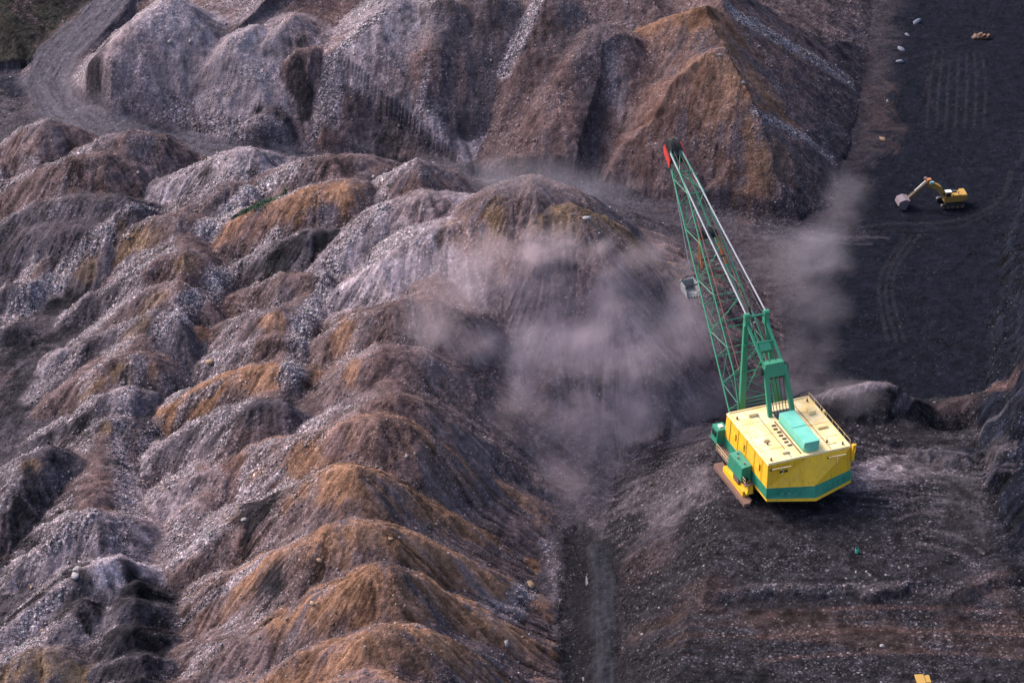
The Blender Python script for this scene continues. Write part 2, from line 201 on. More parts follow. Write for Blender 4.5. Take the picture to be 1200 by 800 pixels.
BLOBS = [  # soil patches: x, y, radii, turn, soil, strength
(-39.6,-56.2,2.1,2.9,0,'d',0.8),
(-32.2,-14.6,1.8,7.9,-10,'d',0.8),
(-41.2,-46.4,1.6,2.1,0,'d',0.7),
(-50.2,-32.8,4.9,9.2,30,'g',0.5),
(-22.6,83.3,5.3,10.1,0,'d',0.8),
(-11.7,85.5,3.1,15.6,0,'d',0.8),
(14.1,84.5,3.4,12.1,0,'d',0.9),
(19.2,88.0,2.2,7.5,15,'g',0.7),
(15.5,76.3,3.1,6.8,0,'d',0.7),
(-6.3,91.5,6.3,11.8,0,'b',0.5),
(-20.5,92.9,7.9,4.9,0,'g',0.5),
(-56.1,102.5,14.4,2.8,0,'p',0.6),
(-47.3,93.6,7.9,5.9,0,'g',0.4),
(-52.4,85.1,9.4,7.8,0,'g',0.7),
(-70.6,87.5,7.8,7.8,0,'g',0.4),
(-29.3,-35.9,3.6,3.0,0,'o',1),
(-36.3,-33.9,1.7,1.5,0,'o',0.9),
(-36.8,1.8,3.4,2.0,10,'o',0.9),
(-36.6,-13.8,3.8,2.2,10,'o',0.9),
(-54.8,-3.7,1.3,1.3,0,'o',0.8),
(-48.6,7.0,1.1,1.3,0,'o',0.8),
(-6.4,14.8,3.2,4.3,0,'o',0.7),
(-2.8,16.8,1.9,4.0,0,'y',1),
(-25.5,-5.1,2.1,3.9,0,'o',0.9),
(-23.3,-15.6,1.3,3.1,0,'o',0.8),
(-30.1,34.1,6.7,3.5,15,'o',1),
(-37.8,32.7,5.6,2.4,25,'o',0.6),
(-42.1,32.1,5.6,2.8,25,'r',0.7),
(38.0,83.8,9.3,8.7,0,'o',0.95),
(42.9,69.9,3.1,7.7,0,'o',0.8),
(47.2,87.6,6.3,4.9,-35,'o',0.6),
(47.7,71.4,3.8,4.8,0,'y',0.35),
(25.7,82.5,5.0,13.6,0,'r',0.8),
(34.1,77.5,7.7,13.5,0,'r',0.45),
(49.1,99.0,9.6,4.4,-35,'r',0.7),
(6.2,81.8,7.8,11.7,0,'r',0.5),
(39.8,98.2,5.6,4.0,0,'o',0.7),
(-62.3,33.8,4.0,3.2,0,'y',0.9),
(-67.1,37.9,2.9,1.8,25,'y',0.5),
(-52.6,20.3,2.7,2.4,0,'y',0.8),
(-70.8,32.0,3.1,2.5,45,'y',0.6),
(-59.2,-4.4,2.3,1.3,20,'y',0.9),
(-63.7,-6.4,2.1,1.1,15,'y',0.8),
(-60.2,-16.9,1.3,1.3,0,'y',0.8),
(-69.4,-28.1,1.7,1.5,0,'y',1),
(-61.0,-70.7,4.4,1.9,0,'y',1),
(-55.2,12.4,3.4,1.7,15,'y',0.5),
(-58.7,6.9,2.9,1.3,15,'y',0.5),
(-61.0,-33.3,2.7,3.4,0,'b',0.7),
(-36.3,-48.6,4.0,3.8,20,'r',0.7),
(-41.1,-53.8,2.5,4.3,20,'r',0.5),
(-34.1,-72.3,4.4,2.7,0,'b',0.8),
(-18.4,-50.3,4.6,2.0,-20,'o',0.7),
(-23.6,-47.6,3.2,2.3,0,'o',1),
(-23.4,-61.0,1.6,2.2,0,'o',0.9),
(-14.1,-70.2,4.9,2.4,-10,'o',0.8),
(-21.0,-83.0,5.3,1.8,15,'o',0.9),
(-13.7,-81.3,6.3,1.6,-10,'o',0.6),
(-9.6,-37.9,4.8,2.4,-28,'b',0.6),
(-17.2,-35.9,5.9,2.1,-10,'b',0.6),
(2.2,-66.6,3.4,2.8,0,'o',0.4),
(-0.7,11.7,3.3,3.3,0,'r',0.6),
(12.0,15.9,8.0,2.7,-8,'y',0.45),
(-14.4,27.2,6.9,5.2,0,'r',0.5),
(-21.5,15.9,6.7,6.7,0,'p',0.35),
(53.4,-33.7,6.3,3.0,0,'p',1),
(48.1,-36.1,4.8,3.6,0,'p',0.6),
(51.9,-17.9,4.3,0.9,8,'p',0.6),
(45.1,-18.2,3.3,1.3,0,'p',0.4),
(57.6,-18.3,0.6,2.8,-40,'p',0.5),
(44.2,-69.0,21.0,4.1,-2,'r2',0.8),
(63.3,-60.4,3.4,3.7,0,'b',0.6),
(64.7,-68.9,4.4,4.1,0,'r2',0.8),
(71.9,-12.2,1.1,7.2,20,'r',0.7),
(66.5,-12.5,3.8,3.2,0,'b',0.4),
(76.4,43.5,8.8,14.7,0,'c',0.7),
(72.1,16.1,8.3,6.9,0,'c',0.5),
(94.1,124.1,12.0,25.7,0,'c',0.8),
(71.6,109.1,3.7,14.6,0,'b',0.4),
(67.6,-48.2,2.3,8.7,0,'c',0.8),
(18.9,-47.9,4.7,4.4,20,'b',0.35),
(24.7,-62.4,4.5,3.7,0,'r2',0.6),
(24.0,-38.6,6.0,4.5,20,'g',0.25),
(16.5,-62.2,3.4,3.1,25,'r2',0.5),
(20.7,-8.9,11.7,11.3,0,'d',0.4),
(-60.7,-44.6,8.3,7.4,20,'d',0.6),
(-61.4,-61.9,9.1,5.7,0,'d',0.6),
(-75.7,-12.0,3.9,8.1,0,'d',0.7),
(10.3,-9.5,16.8,22.6,0,'dg',0.75),
(22.3,-1.7,10.5,14.7,0,'dg',0.7),
(0.0,0.5,10.5,9.8,0,'dg',0.5),
(12.6,-22.5,8.8,7.9,0,'dg',0.6),
(22.2,-29.0,8.6,9.2,0,'dg',0.35),
(-4.9,-26.7,4.9,4.6,-30,'dg',0.4),
(61.7,-33.6,8.5,4.5,0,'tg',0.8),
(65.3,-25.9,9.9,0.9,0,'tg',0.6),
(61.2,-44.3,5.9,5.9,0,'tg',0.4),
(-93.6,98.1,4.2,7.3,0,'c2',1),
(-90.3,119.6,8.4,8.4,0,'h',0.7),
(-35.3,-44.3,3.3,5.0,0,'k',1),
(-31.6,-62.4,2.7,4.5,0,'k',1),
(-68.9,-35.4,4.1,8.5,0,'k',1),
(-63.7,-54.3,7.2,3.2,38,'k',1),
(-53.0,-56.0,4.6,2.9,0,'k',0.7),
(-50.6,-65.2,4.1,5.6,0,'k',0.6),
(-71.0,-38.6,2.9,9.1,0,'k',0.8),
(-65.1,-31.8,3.7,3.4,0,'k',0.6),
(-79.5,13.5,4.1,6.2,0,'k',1),
(-72.1,25.5,4.2,2.8,15,'k',1),
(-34.5,23.2,4.4,3.4,0,'k',1),
(-72.6,16.3,3.9,1.7,35,'k',0.9),
(-64.6,-12.7,2.6,3.2,0,'k',1),
(-76.7,-1.9,2.6,8.3,0,'k',0.8),
(-41.9,-23.9,2.0,2.2,0,'k',0.7),
(-39.9,1.6,1.3,1.3,0,'k',0.8),
(-52.0,50.2,1.7,2.2,0,'k',0.9),
(-49.1,40.1,2.3,2.1,0,'k',0.9),
(-77.6,89.6,2.2,8.3,-20,'k',0.9),
(-38.8,85.6,2.8,9.4,0,'k',0.9),
(-44.1,78.3,5.3,3.9,0,'k',1),
(-50.2,-59.7,5.7,10.0,0,'k',0.5),
(-58.7,-55.6,3.5,3.5,20,'k',0.8)]
STRIPS = [  # pale scree runs: line, half width, strength
([(-36.9,44.1,5.9),(-42.4,43.6,2.9),(-46.3,39.1,1.3),(-50.8,34.3,0.6)],1.9,1),
([(-39.1,29.3,1.3),(-45.1,25.1,-1.7),(-50.4,11.8,-0.4),(-54.5,5.9,-1.3)],2.0,1),
([(-21.1,28,7.9),(-26.1,23.8,5.3),(-28.7,20.7,3.2),(-29.8,12.5,2.5),(-32.5,0.5,1.2),(-33,-13.7,1.9)],1.8,1),
([(-67.8,37.1,-1.7),(-73.8,32.7,-5.4),(-79,26.5,-7.3),(-82.2,20.4,-9)],2.0,0.9),
([(-57.4,-3.5,-2.4),(-59.1,-10.7,-3.9),(-57.4,-23.1,-6.5),(-55.3,-32,-7.5)],1.8,0.55),
([(-69,6.4,-7),(-72.4,4.3,-9),(-74.6,-1.3,-9.6)],1.6,0.7),
([(-53.8,-13.6,-6.6),(-54.5,-24.5,-8.3),(-55,-42.9,-7)],1.7,0.5),
([(-44.8,-59,-8.1),(-39.6,-56.8,-4.4),(-34.2,-56.8,0.5),(-28.2,-52.1,1.8)],0.7,0.8),
([(4.5,100.6,11.3),(1.6,94.2,7.3),(-1.6,88.7,2.1)],1.4,1),
([(42.3,105.1,7),(54.4,111.3,-2.5),(65.6,116.4,-11.7)],1.9,0.8),
([(44,77.6,0.6),(51.7,81.8,-5.8),(59.1,84.4,-12.7)],1.4,0.8),
([(-33.7,90.3,4.8),(-34.8,85.3,0.2),(-35.6,79.9,-5.8)],1.1,0.9),
([(-32.2,88,2.4),(-32.7,81,-2.8)],1.6,0.6),
([(-62.8,84.7,-2.9),(-53,80.4,-4.3),(-42,77.7,-5.5)],1.9,0.6),
([(-23.7,96.6,10.5),(-26.8,95,9.5),(-32.2,90.8,6.3)],0.9,1),
([(-32.4,-36.6,0.2),(-38.7,-35.7,-4.1),(-44.7,-38,-6.1)],0.8,0.6),
([(-58.7,-39.8,-3.4),(-62.1,-42,-5.4),(-66.5,-45.7,-7.9)],1.0,0.8),
([(-60.5,-55.4,-4.8),(-65.4,-59.7,-8.7),(-66.4,-68.4,-6)],1.4,0.8),
([(-71.3,-30,-4.5),(-72.6,-33.8,-6.2)],1.0,0.7),
([(-43.3,47,3.8),(-50.8,47.7,1.8),(-60.7,44.2,-1.2),(-67.2,39.2,-1.2)],0.9,0.7),
([(-90.2,61.6,-4),(-83.4,59.3,-0.2)],0.9,0.6),
([(-83.1,54.1,0.9),(-88.5,53,-2.7)],1.2,0.8),
([(-15.6,87,4.6),(-17.2,79.8,-5.7)],0.9,0.5),
([(-44.1,-11.3,-0.5),(-49.4,-12.2,-4.5),(-51.6,-20.3,-5.1)],1.0,0.7),
([(-42,-22.2,0.7),(-46.2,-22.6,-2.8),(-48.9,-27.6,-6.1)],1.1,0.6),
([(28.1,-62.3,-0.3),(33.8,-60.7,-0.1),(39.4,-61.2,-0.3),(45.1,-60.8,-0)],0.7,0.22),
([(46.2,-61.6,-0.3),(52,-60.3,-0.1),(56.4,-61,-0.8)],0.8,0.25),
([(57.5,-61,-0.5),(62.2,-59.5,-0.2)],0.6,0.2),
([(6.9,-57.3,-10.7),(6.6,-46.1,-10.6),(4.9,-38.1,-10.6)],1.2,0.35),
([(2.4,-49.4,-9.5),(0,-58.8,-6.5),(-3.4,-60.6,-3.9)],1.4,0.5),
([(-58,84.2,-2.7),(-47,86.8,3)],1.6,0.3)]
TRACKS = [  # wheel and crawler tracks: line, half width, soil, strength
([(51.6,-41.2,-0),(57.3,-39,-0.1),(62.5,-40.2,-0.1),(65.3,-42.7,-0.1)],0.28,'k',0.16),
([(52.1,-42.8,-0),(57,-40.8,-0.1),(62.1,-42.3,-0.1),(64.9,-44.9,-0.1)],0.28,'p',0.16),
([(52.6,-44.4,-0),(56.8,-42.7,-0.1),(61.8,-44.2,-0.2),(64.5,-47.1,-0.1)],0.28,'k',0.16),
([(53.1,-46,-0),(56.5,-44.5,-0.1),(61.5,-46.3,-0.1),(64.2,-49.2,-0.1)],0.28,'p',0.16),
([(53.6,-47.6,-0),(56.2,-46.3,-0.1),(61.2,-48.2,-0.1),(63.8,-51.4,-0)],0.28,'k',0.16),
([(54.1,-48.9,-0.2),(56,-48.1,-0),(60.9,-50.3,-0),(63.4,-53.6,-0)],0.28,'p',0.16),
([(54.6,-50.5,-0.1),(55.7,-49.9,-0),(60.6,-52.2,-0.1),(63.1,-55.5,-0.1)],0.28,'k',0.16),
([(55,-52.1,-0.1),(55.5,-51.5,-0.1),(60.3,-54,-0.1),(62.8,-57.7,-0)],0.28,'p',0.16),
([(55.5,-53.7,-0),(55.2,-53.3,-0.1),(60,-55.9,-0.1),(62.5,-59.6,-0.1)],0.28,'k',0.16),
([(49.9,-26.4,-0),(56.1,-29.8,0.5),(63.1,-31.3,1),(70.7,-34.3,4.7)],0.3,'p',0.16),
([(49.6,-28.3,-0.1),(56,-30.9,-0.1),(63,-32.7,0.6),(70.7,-34.9,3.8)],0.3,'p',0.16),
([(49.4,-30.1,-0.2),(55.8,-32.8,-0.1),(62.9,-33.8,0),(70.4,-36.4,3.6)],0.3,'k',0.16),
([(49.2,-32.2,-0),(55.5,-34.6,-0.2),(62.6,-35.6,-0),(70.1,-38.3,3.6)],0.3,'p',0.16),
([(48.9,-34.1,-0.1),(55.2,-36.7,-0),(62.3,-37.4,-0),(70,-39.4,3)],0.3,'p',0.16),
([(48.4,-37.3,-0.1),(53.8,-38,-0.1),(59.6,-39.1,-0),(65.7,-38.6,-0.1)],0.22,'k',0.16),
([(48.3,-38.4,-0.1),(53.7,-39,-0.1),(59.5,-40.2,-0),(65.5,-39.7,-0.1)],0.22,'p',0.16),
([(48.1,-39.5,-0.1),(53.5,-40.1,-0.1),(59.4,-41,-0.1),(65.3,-40.8,-0)],0.22,'k',0.16),
([(48,-40.5,-0),(53.4,-41.2,-0),(59.2,-42.1,-0.1),(65.2,-41.6,-0.2)],0.22,'p',0.16),
([(47.9,-41.4,-0.2),(53.3,-42,-0.2),(59,-43.1,-0.1),(65,-42.6,-0.1)],0.22,'k',0.16),
([(47.8,-42.4,-0.1),(53.2,-43.1,-0.1),(58.9,-44.2,-0),(64.9,-43.7,-0.1)],0.22,'p',0.16),
([(79.9,101.8,-15.1),(83.1,120.2,-15),(86.7,136.4,-15.1)],0.3,'tr',0.4),
([(81.7,101.8,-15.1),(85,120.2,-15),(88.2,136.1,-15)],0.3,'tr',0.4),
([(83.5,101.7,-15.1),(86.8,120.2,-15),(89.8,136.1,-15)],0.3,'tr',0.4),
([(85.3,101.7,-15.1),(88.7,120.2,-15),(91.4,136.2,-15)],0.3,'tr',0.4),
([(87.1,101.7,-15.1),(90.6,120.4,-15.1),(93,136.2,-15)],0.3,'tr',0.4),
([(88.9,101.7,-15.1),(92.5,120.4,-15.1),(94.5,136.2,-15)],0.3,'tr',0.4),
([(90.7,101.6,-15),(94.3,120.3,-15),(96.1,136.2,-15)],0.3,'tr',0.4),
([(32.3,-65.9,-1.2),(42.5,-64.4,-1.2),(53.7,-64.1,-1.1),(67,-65.1,-1.2)],0.5,'r',0.35),
([(32.1,-68.2,-1.2),(42.3,-66.7,-1.2),(53.4,-66.4,-1.1),(66.6,-67.4,-1.2)],0.5,'k',0.35),
([(32,-70.2,-1.3),(42,-68.9,-1.2),(53.1,-68.7,-1.2),(66.2,-69.6,-1.3)],0.5,'r',0.35),
([(31.8,-72.5,-1.3),(41.7,-71.2,-1.2),(52.8,-70.7,-1.3),(65.8,-71.9,-1.3)],0.5,'k',0.35),
([(31.6,-74.8,-1.3),(41.5,-73.5,-1.2),(52.5,-73,-1.3),(65.4,-74.1,-1.2)],0.5,'r',0.35),
([(69.8,59.9,-15),(63.1,42.8,-14.6),(62.1,24.2,-15.1)],0.35,'tr',0.35),
([(71,59.7,-14.9),(64.2,42.9,-14.7),(63.5,24,-15)],0.35,'tr',0.35),
([(72.3,59.8,-15),(65.4,43,-14.7),(64.9,24.1,-15)],0.35,'tr',0.35),
([(82.4,108.8,-15),(82.5,120.3,-15.1),(86.5,130.1,-15),(92.6,136.2,-15.1)],0.4,'k',0.6),
([(61,61.9,-14.9),(68.8,63.7,-14.9),(79.8,65.2,-15.1),(88.7,72.4,-15),(93,83.9,-14.9)],0.5,'tr',0.4),
([(59.2,59.4,-14.9),(68.5,61.2,-14.9),(79.4,62.8,-15.1),(89.7,70.8,-15)],0.4,'k',0.5),
([(42.7,62.6,-14.3),(54.6,59.5,-14.7),(66.6,58.1,-14.9)],0.5,'road',0.35),
([(41,60.1,-14.3),(52.8,56.8,-14.5),(63.2,55.7,-14.6)],0.4,'road',0.3)]
DUST = [  # x, y, z, radii, kind, label
(0.0,5.4,12.0,10.8,6,4.1,'puff','pale pink dust puff drifting over the large spoil slope'),
(7.8,4.9,13.1,10.8,6,4.1,'puff','pale pink dust puff drifting over the large spoil slope'),
(18.5,9.2,9.8,15.5,6,5.4,'puff','pale pink dust puff drifting over the large spoil slope'),
(-9.0,-3.7,9.1,9.3,6,4.7,'puff','pale pink dust puff drifting over the large spoil slope'),
(-3.8,-8.4,5.3,7.8,6,5.4,'puff','pale pink dust puff drifting over the large spoil slope'),
(12.8,-8.4,3.0,12.4,6,5.4,'puff','pale pink dust puff drifting over the large spoil slope'),
(7.7,-6.4,4.7,10.8,6,5.4,'puff','pale pink dust puff drifting over the large spoil slope'),
(17.2,-11.3,1.0,10.8,7.5,5.4,'puff','pale pink dust puff drifting over the large spoil slope'),
(10.2,-14.8,-2.7,9.3,7.5,5.4,'puff','pale pink dust puff drifting over the large spoil slope'),
(6.9,-24.4,-6.8,6.2,8,6.4,'veil','thin dust veil over the large spoil slope left of the boom'),
(26.7,7.0,-2.8,10.8,6,5.4,'puff','pale pink dust puff drifting over the large spoil slope'),
(1.3,-10.3,-1.1,12.4,9,5.4,'puff','pale pink dust puff drifting over the large spoil slope'),
(2.6,-6.4,4.0,26,20,9,'veil','thin dust veil over the large spoil slope left of the boom'),
(18.0,-4.1,5.6,22,20,8,'veil','thin dust veil over the large spoil slope left of the boom'),
(10.2,-16.5,-4.7,18,16,7,'haze','faint pink dust wisp lingering over the large spoil slope'),
(-7.8,3.8,9.9,20,12,7,'veil','thin dust veil over the large spoil slope left of the boom'),
(53.3,44.5,-8.0,8.1,10.8,9.2,'blue','bluish dust hanging over the pit and haul road near the boom'),
(49.7,30.5,-9.0,9.5,10.8,9.2,'blue','bluish dust hanging over the pit and haul road near the boom'),
(46.4,12.4,-9.3,9.5,8.4,6.9,'blue','bluish dust hanging over the pit and haul road near the boom'),
(43.6,3.7,-10.2,8.1,7.2,4.6,'blue','bluish dust hanging over the pit and haul road near the boom'),
(46.4,-21.4,4.6,10.8,6,3.4,'blue','bluish dust hanging over the pit and haul road near the boom'),
(59.0,61.9,-8.3,8.1,9.6,6.9,'blue','bluish dust hanging over the pit and haul road near the boom'),
(2.7,19.9,18.3,24.3,9.6,4.6,'blue','bluish dust hanging over the pit and haul road near the boom'),
(15.1,62.9,-7.5,18.9,8.4,4,'blue','bluish dust hanging over the pit and haul road near the boom'),
(-8.4,69.3,-6.3,16.2,7.2,3.4,'blue','bluish dust hanging over the pit and haul road near the boom'),
(-5.2,6.7,11.3,12,8,5,'haze','faint pink dust wisp lingering over the large spoil slope'),
(5.2,5.5,13.4,14,8,6,'haze','faint pink dust wisp lingering over the large spoil slope'),
(17.1,7.9,10.5,15,8,6,'haze','faint pink dust wisp lingering over the large spoil slope'),
(25.5,10.4,-0.2,12,9,6,'haze','faint pink dust wisp lingering over the large spoil slope'),
(0.0,-17.9,-0.7,12,9,6,'haze','faint pink dust wisp lingering over the large spoil slope'),
(20.4,-13.4,-3.7,12,10,5,'haze','faint pink dust wisp lingering over the large spoil slope'),
(-12.0,-11.0,10.1,8,6,4,'haze','faint pink dust wisp lingering over the large spoil slope'),
(-7.1,0.2,7.5,10,7,5,'haze','faint pink dust wisp lingering over the large spoil slope'),
(2.6,1.4,9.8,16,9,6,'haze','faint pink dust wisp lingering over the large spoil slope'),
(12.9,-0.0,9.2,14,9,6,'haze','faint pink dust wisp lingering over the large spoil slope'),
(47.6,-21.6,4.5,12,6,3,'blue','bluish dust hanging over the pit and haul road near the boom'),
(47.4,7.8,-11.3,9,7,5,'blue','bluish dust hanging over the pit and haul road near the boom'),
(48.2,43.5,-10.0,12,10,8,'blue','bluish dust hanging over the pit and haul road near the boom'),
(33.4,2.4,-10.2,9,7,5,'haze','faint pink dust wisp lingering over the large spoil slope'),
(29.3,4.2,-5.8,11,8,6,'haze','faint pink dust wisp lingering over the large spoil slope'),
(23.0,-12.1,-3.0,10,8,5,'haze','faint pink dust wisp lingering over the large spoil slope'),
(44.3,4.0,-11.2,8,6,4,'puff','pale pink dust puff drifting over the large spoil slope'),
(47.7,-20.6,4.4,8,5,2.5,'puff','pale pink dust puff drifting over the large spoil slope')]
# ------------------------------------------------------------------ helpers
def link(o, parent=None, mat=None):
    S.collection.objects.link(o)
    if parent is not None: o.parent = parent
    if mat is not None: o.data.materials.append(mat)
    return o
def tag(o, label=None, cat=None, group=None, kind=None):
    if label: o['label'] = label
    if cat: o['category'] = cat
    if group: o['group'] = group
    if kind: o['kind'] = kind
    return o
def empty(name, loc=(0, 0, 0), rz=0.0):
    o = bpy.data.objects.new(name, None); o.location = loc; o.rotation_euler = (0, 0, rz); S.collection.objects.link(o); return o
def np_mesh(name, V, Fq, cols=None, smooth=True, alpha=None):
    """V (n,3), Fq (m,3|4) -> mesh with optional per-vertex colour 'soil'"""
    me = bpy.data.meshes.new(name); n, m, k = len(V), len(Fq), Fq.shape[1]
    me.vertices.add(n); me.vertices.foreach_set('co', np.ascontiguousarray(V, np.float32).ravel())
    me.loops.add(m * k); me.loops.foreach_set('vertex_index', np.ascontiguousarray(Fq, np.int32).ravel())
    me.polygons.add(m); me.polygons.foreach_set('loop_start', np.arange(0, m * k, k, dtype=np.int32))
    if smooth: me.polygons.foreach_set('use_smooth', np.ones(m, bool))
    me.update(calc_edges=True)
    if cols is not None:
        a = me.attributes.new('soil', 'FLOAT_COLOR', 'POINT')
        a.data.foreach_set('color', np.concatenate([cols, np.ones((n, 1)) if alpha is None else alpha[:, None]], 1).astype(np.float32).ravel())
    return me
class MB:
    """collects faces of one part"""
    def __init__(s): s.v = []; s.f = []
    def add(s, v, f):
        b = len(s.v); s.v += [tuple(p) for p in v]; s.f += [tuple(i + b for i in q) for q in f]; return s
    def prism(s, bot, top):
        n = len(bot)
        return s.add(list(bot) + list(top), [tuple(range(n - 1, -1, -1)), tuple(range(n, 2 * n))] + [(i, (i + 1) % n, n + (i + 1) % n, n + i) for i in range(n)])
    def box(s, c, d, rz=0.0, ry=0.0):
        M = Matrix.Translation(c) @ Matrix.Rotation(rz, 4, 'Z') @ Matrix.Rotation(ry, 4, 'Y')
        x, y, z = d[0] / 2, d[1] / 2, d[2] / 2
        P = [M @ Vector(p) for p in ((-x, -y, -z), (x, -y, -z), (x, y, -z), (-x, y, -z), (-x, -y, z), (x, -y, z), (x, y, z), (-x, y, z))]
        return s.prism(P[:4], P[4:])
    def bar(s, a, b, wd, ht=None, n=4, up=(0, 0, 1), taper=1.0):
        a = Vector(a); b = Vector(b); ht = ht or wd; d = (b - a).normalized(); u = Vector(up)
        if abs(d.dot(u)) > .97: u = Vector((1, 0, 0))
        r = d.cross(u).normalized(); u = r.cross(d)
        ring = lambda c, k: [c + r * (k * wd / 2 * math.cos(t) * (1.414 if n == 4 else 1)) + u * (k * ht / 2 * math.sin(t) * (1.414 if n == 4 else 1)) for t in [(i + .5) * 2 * math.pi / n for i in range(n)]]
        return s.prism(ring(a, 1), ring(b, taper))
    def tube(s, pts, rad, n=6):
        for a, b in zip(pts[:-1], pts[1:]): s.bar(a, b, 2 * rad, n=n)
        return s
    def disc(s, c, axis, rad, th, n=16, rin=0.0):
        a = Vector(axis).normalized(); c = Vector(c)
        return s.bar(c - a * th / 2, c + a * th / 2, 2 * rad, n=n, up=(0, 0, 1) if abs(a.z) < .9 else (1, 0, 0))
    def build(s, name, mat, parent=None, bevel=0.0, smooth=False):
        me = bpy.data.meshes.new(name); me.from_pydata(s.v, [], s.f); me.update()
        bm = bmesh.new(); bm.from_mesh(me); bmesh.ops.recalc_face_normals(bm, faces=bm.faces)
        if bevel: bmesh.ops.bevel(bm, geom=list(bm.edges), offset=bevel, segments=2, affect='EDGES', clamp_overlap=True)
        bm.to_mesh(me); bm.free()
        if smooth:
            for p in me.polygons: p.use_smooth = True
        o = bpy.data.objects.new(name, me); return link(o, parent, mat)

# ------------------------------------------------------------------ materials
class NT:
    def __init__(s, name):
        s.m = bpy.data.materials.new(name); s.m.use_nodes = True; s.t = s.m.node_tree; s.b = s.t.nodes['Principled BSDF']; s.o = s.t.nodes['Material Output']
    def n(s, typ, **kw):
        q = s.t.nodes.new('ShaderNode' + typ)
        for k, v in kw.items(): setattr(q, k, v)
        return q
    def l(s, a, b): s.t.links.new(a, b)
    def noise(s, scale, detail=4, rough=.55, vec=None, dist=0.0):
        q = s.n('TexNoise'); q.inputs['Scale'].default_value = scale; q.inputs['Detail'].default_value = detail
        q.inputs['Roughness'].default_value = rough; q.inputs['Distortion'].default_value = dist
        if vec is not None: s.l(vec, q.inputs['Vector'])
        return q.outputs[0]
    def ramp(s, v, *stops):
        q = s.n('ValToRGB'); e = q.color_ramp.elements
        while len(e) < len(stops): e.new(.5)
        for i, (p, c) in enumerate(stops):
            e[i].position = p; e[i].color = (c, c, c, 1) if isinstance(c, (int, float)) else (*c, 1)
        s.l(v, q.inputs[0]); return q.outputs[0]
    def mix(s, f, a, b, mode='MIX'):
        q = s.n('MixRGB', blend_type=mode)
        for i, v in enumerate((f, a, b)):
            if hasattr(v, 'is_linked'): s.l(v, q.inputs[i])
            elif isinstance(v, (int, float)): q.inputs[i].default_value = v if i == 0 else (v, v, v, 1)
            else: q.inputs[i].default_value = (*v, 1)
        return q.outputs[0]
    def math(s, op, a, b=0.0):
        q = s.n('Math', operation=op)
        for i, v in enumerate((a, b)):
            if hasattr(v, 'is_linked'): s.l(v, q.inputs[i])
            else: q.inputs[i].default_value = v
        return q.outputs[0]
    def bump(s, h, strength, dist):
        q = s.n('Bump'); q.inputs['Strength'].default_value = strength; q.inputs['Distance'].default_value = dist
        s.l(h, q.inputs['Height']); s.l(q.outputs[0], s.b.inputs['Normal'])
def soil_material():
    t = NT('soil'); pos = t.n('NewGeometry').outputs['Position']
    at = t.n('Attribute'); at.attribute_name = 'soil'; base = at.outputs['Color']; stony = at.outputs['Alpha']
    n1 = t.noise(.9, 4, .68, pos); n2 = t.noise(7.0, 3, .7, pos)
    k = t.mix(1.0, t.ramp(n1, (.28, .6), (.72, 1.42)), t.ramp(n2, (.25, .5), (.75, 1.5)), 'MULTIPLY')
    c = t.mix(1.0, base, k, 'MULTIPLY')
    # stones of two sizes lying in the soil: each its own shade, dark joints between them
    for sc in (2.3, 4.9):
        v = t.n('TexVoronoi', feature='F1'); v.inputs['Scale'].default_value = sc; t.l(pos, v.inputs['Vector'])
        sep = t.n('SeparateColor'); t.l(v.outputs['Color'], sep.inputs[0])
        shade = t.ramp(sep.outputs[0], (0, .55), (.55, .92), (.82, 1.4), (1, 2.4))
        stone = t.mix(1.0, shade, t.ramp(v.outputs['Distance'], (.22, 1.1), (.62, .58)), 'MULTIPLY')
        c = t.mix(1.0, c, t.mix(stony, (1, 1, 1), stone), 'MULTIPLY')
        c = t.mix(t.math('MULTIPLY', t.math('MULTIPLY', t.ramp(sep.outputs[0], (.90, 0), (.94, 1)), t.ramp(v.outputs['Distance'], (.28, 1), (.36, 0))), t.math('MULTIPLY', stony, .55)), c, (.34, .30, .30))
    t.l(c, t.b.inputs['Base Color']); t.b.inputs['Roughness'].default_value = .93; t.b.inputs['Specular IOR Level'].default_value = .04
    v = t.n('TexVoronoi', feature='F1'); v.inputs['Scale'].default_value = 2.3; t.l(pos, v.inputs['Vector'])
    hh = t.math('ADD', t.math('MULTIPLY', t.noise(2.2, 4, .72, pos), .9), t.math('MULTIPLY', t.math('MULTIPLY', v.outputs['Distance'], stony), -.5))
    t.bump(hh, 1.0, .36)
    return t.m
def rock_material(name='rock'):
    t = NT(name); at = t.n('Attribute'); at.attribute_name = 'soil'
    tc = t.n('NewGeometry').outputs['Position']
    t.l(t.mix(1.0, at.outputs['Color'], t.ramp(t.noise(4, 5, .7, tc), (.3, .6), (.7, 1.35)), 'MULTIPLY'), t.b.inputs['Base Color'])
    t.b.inputs['Roughness'].default_value = .9; t.b.inputs['Specular IOR Level'].default_value = .06
    return t.m
def stone_material(name, col):
    t = NT(name); tc = t.n('TexCoord').outputs['Object']
    n = t.noise(2.2, 6, .7, tc)
    t.l(t.mix(1.0, col, t.ramp(n, (.3, .5), (.7, 1.4)), 'MULTIPLY'), t.b.inputs['Base Color']); t.b.inputs['Roughness'].default_value = .9
    t.bump(n, .6, .1); return t.m
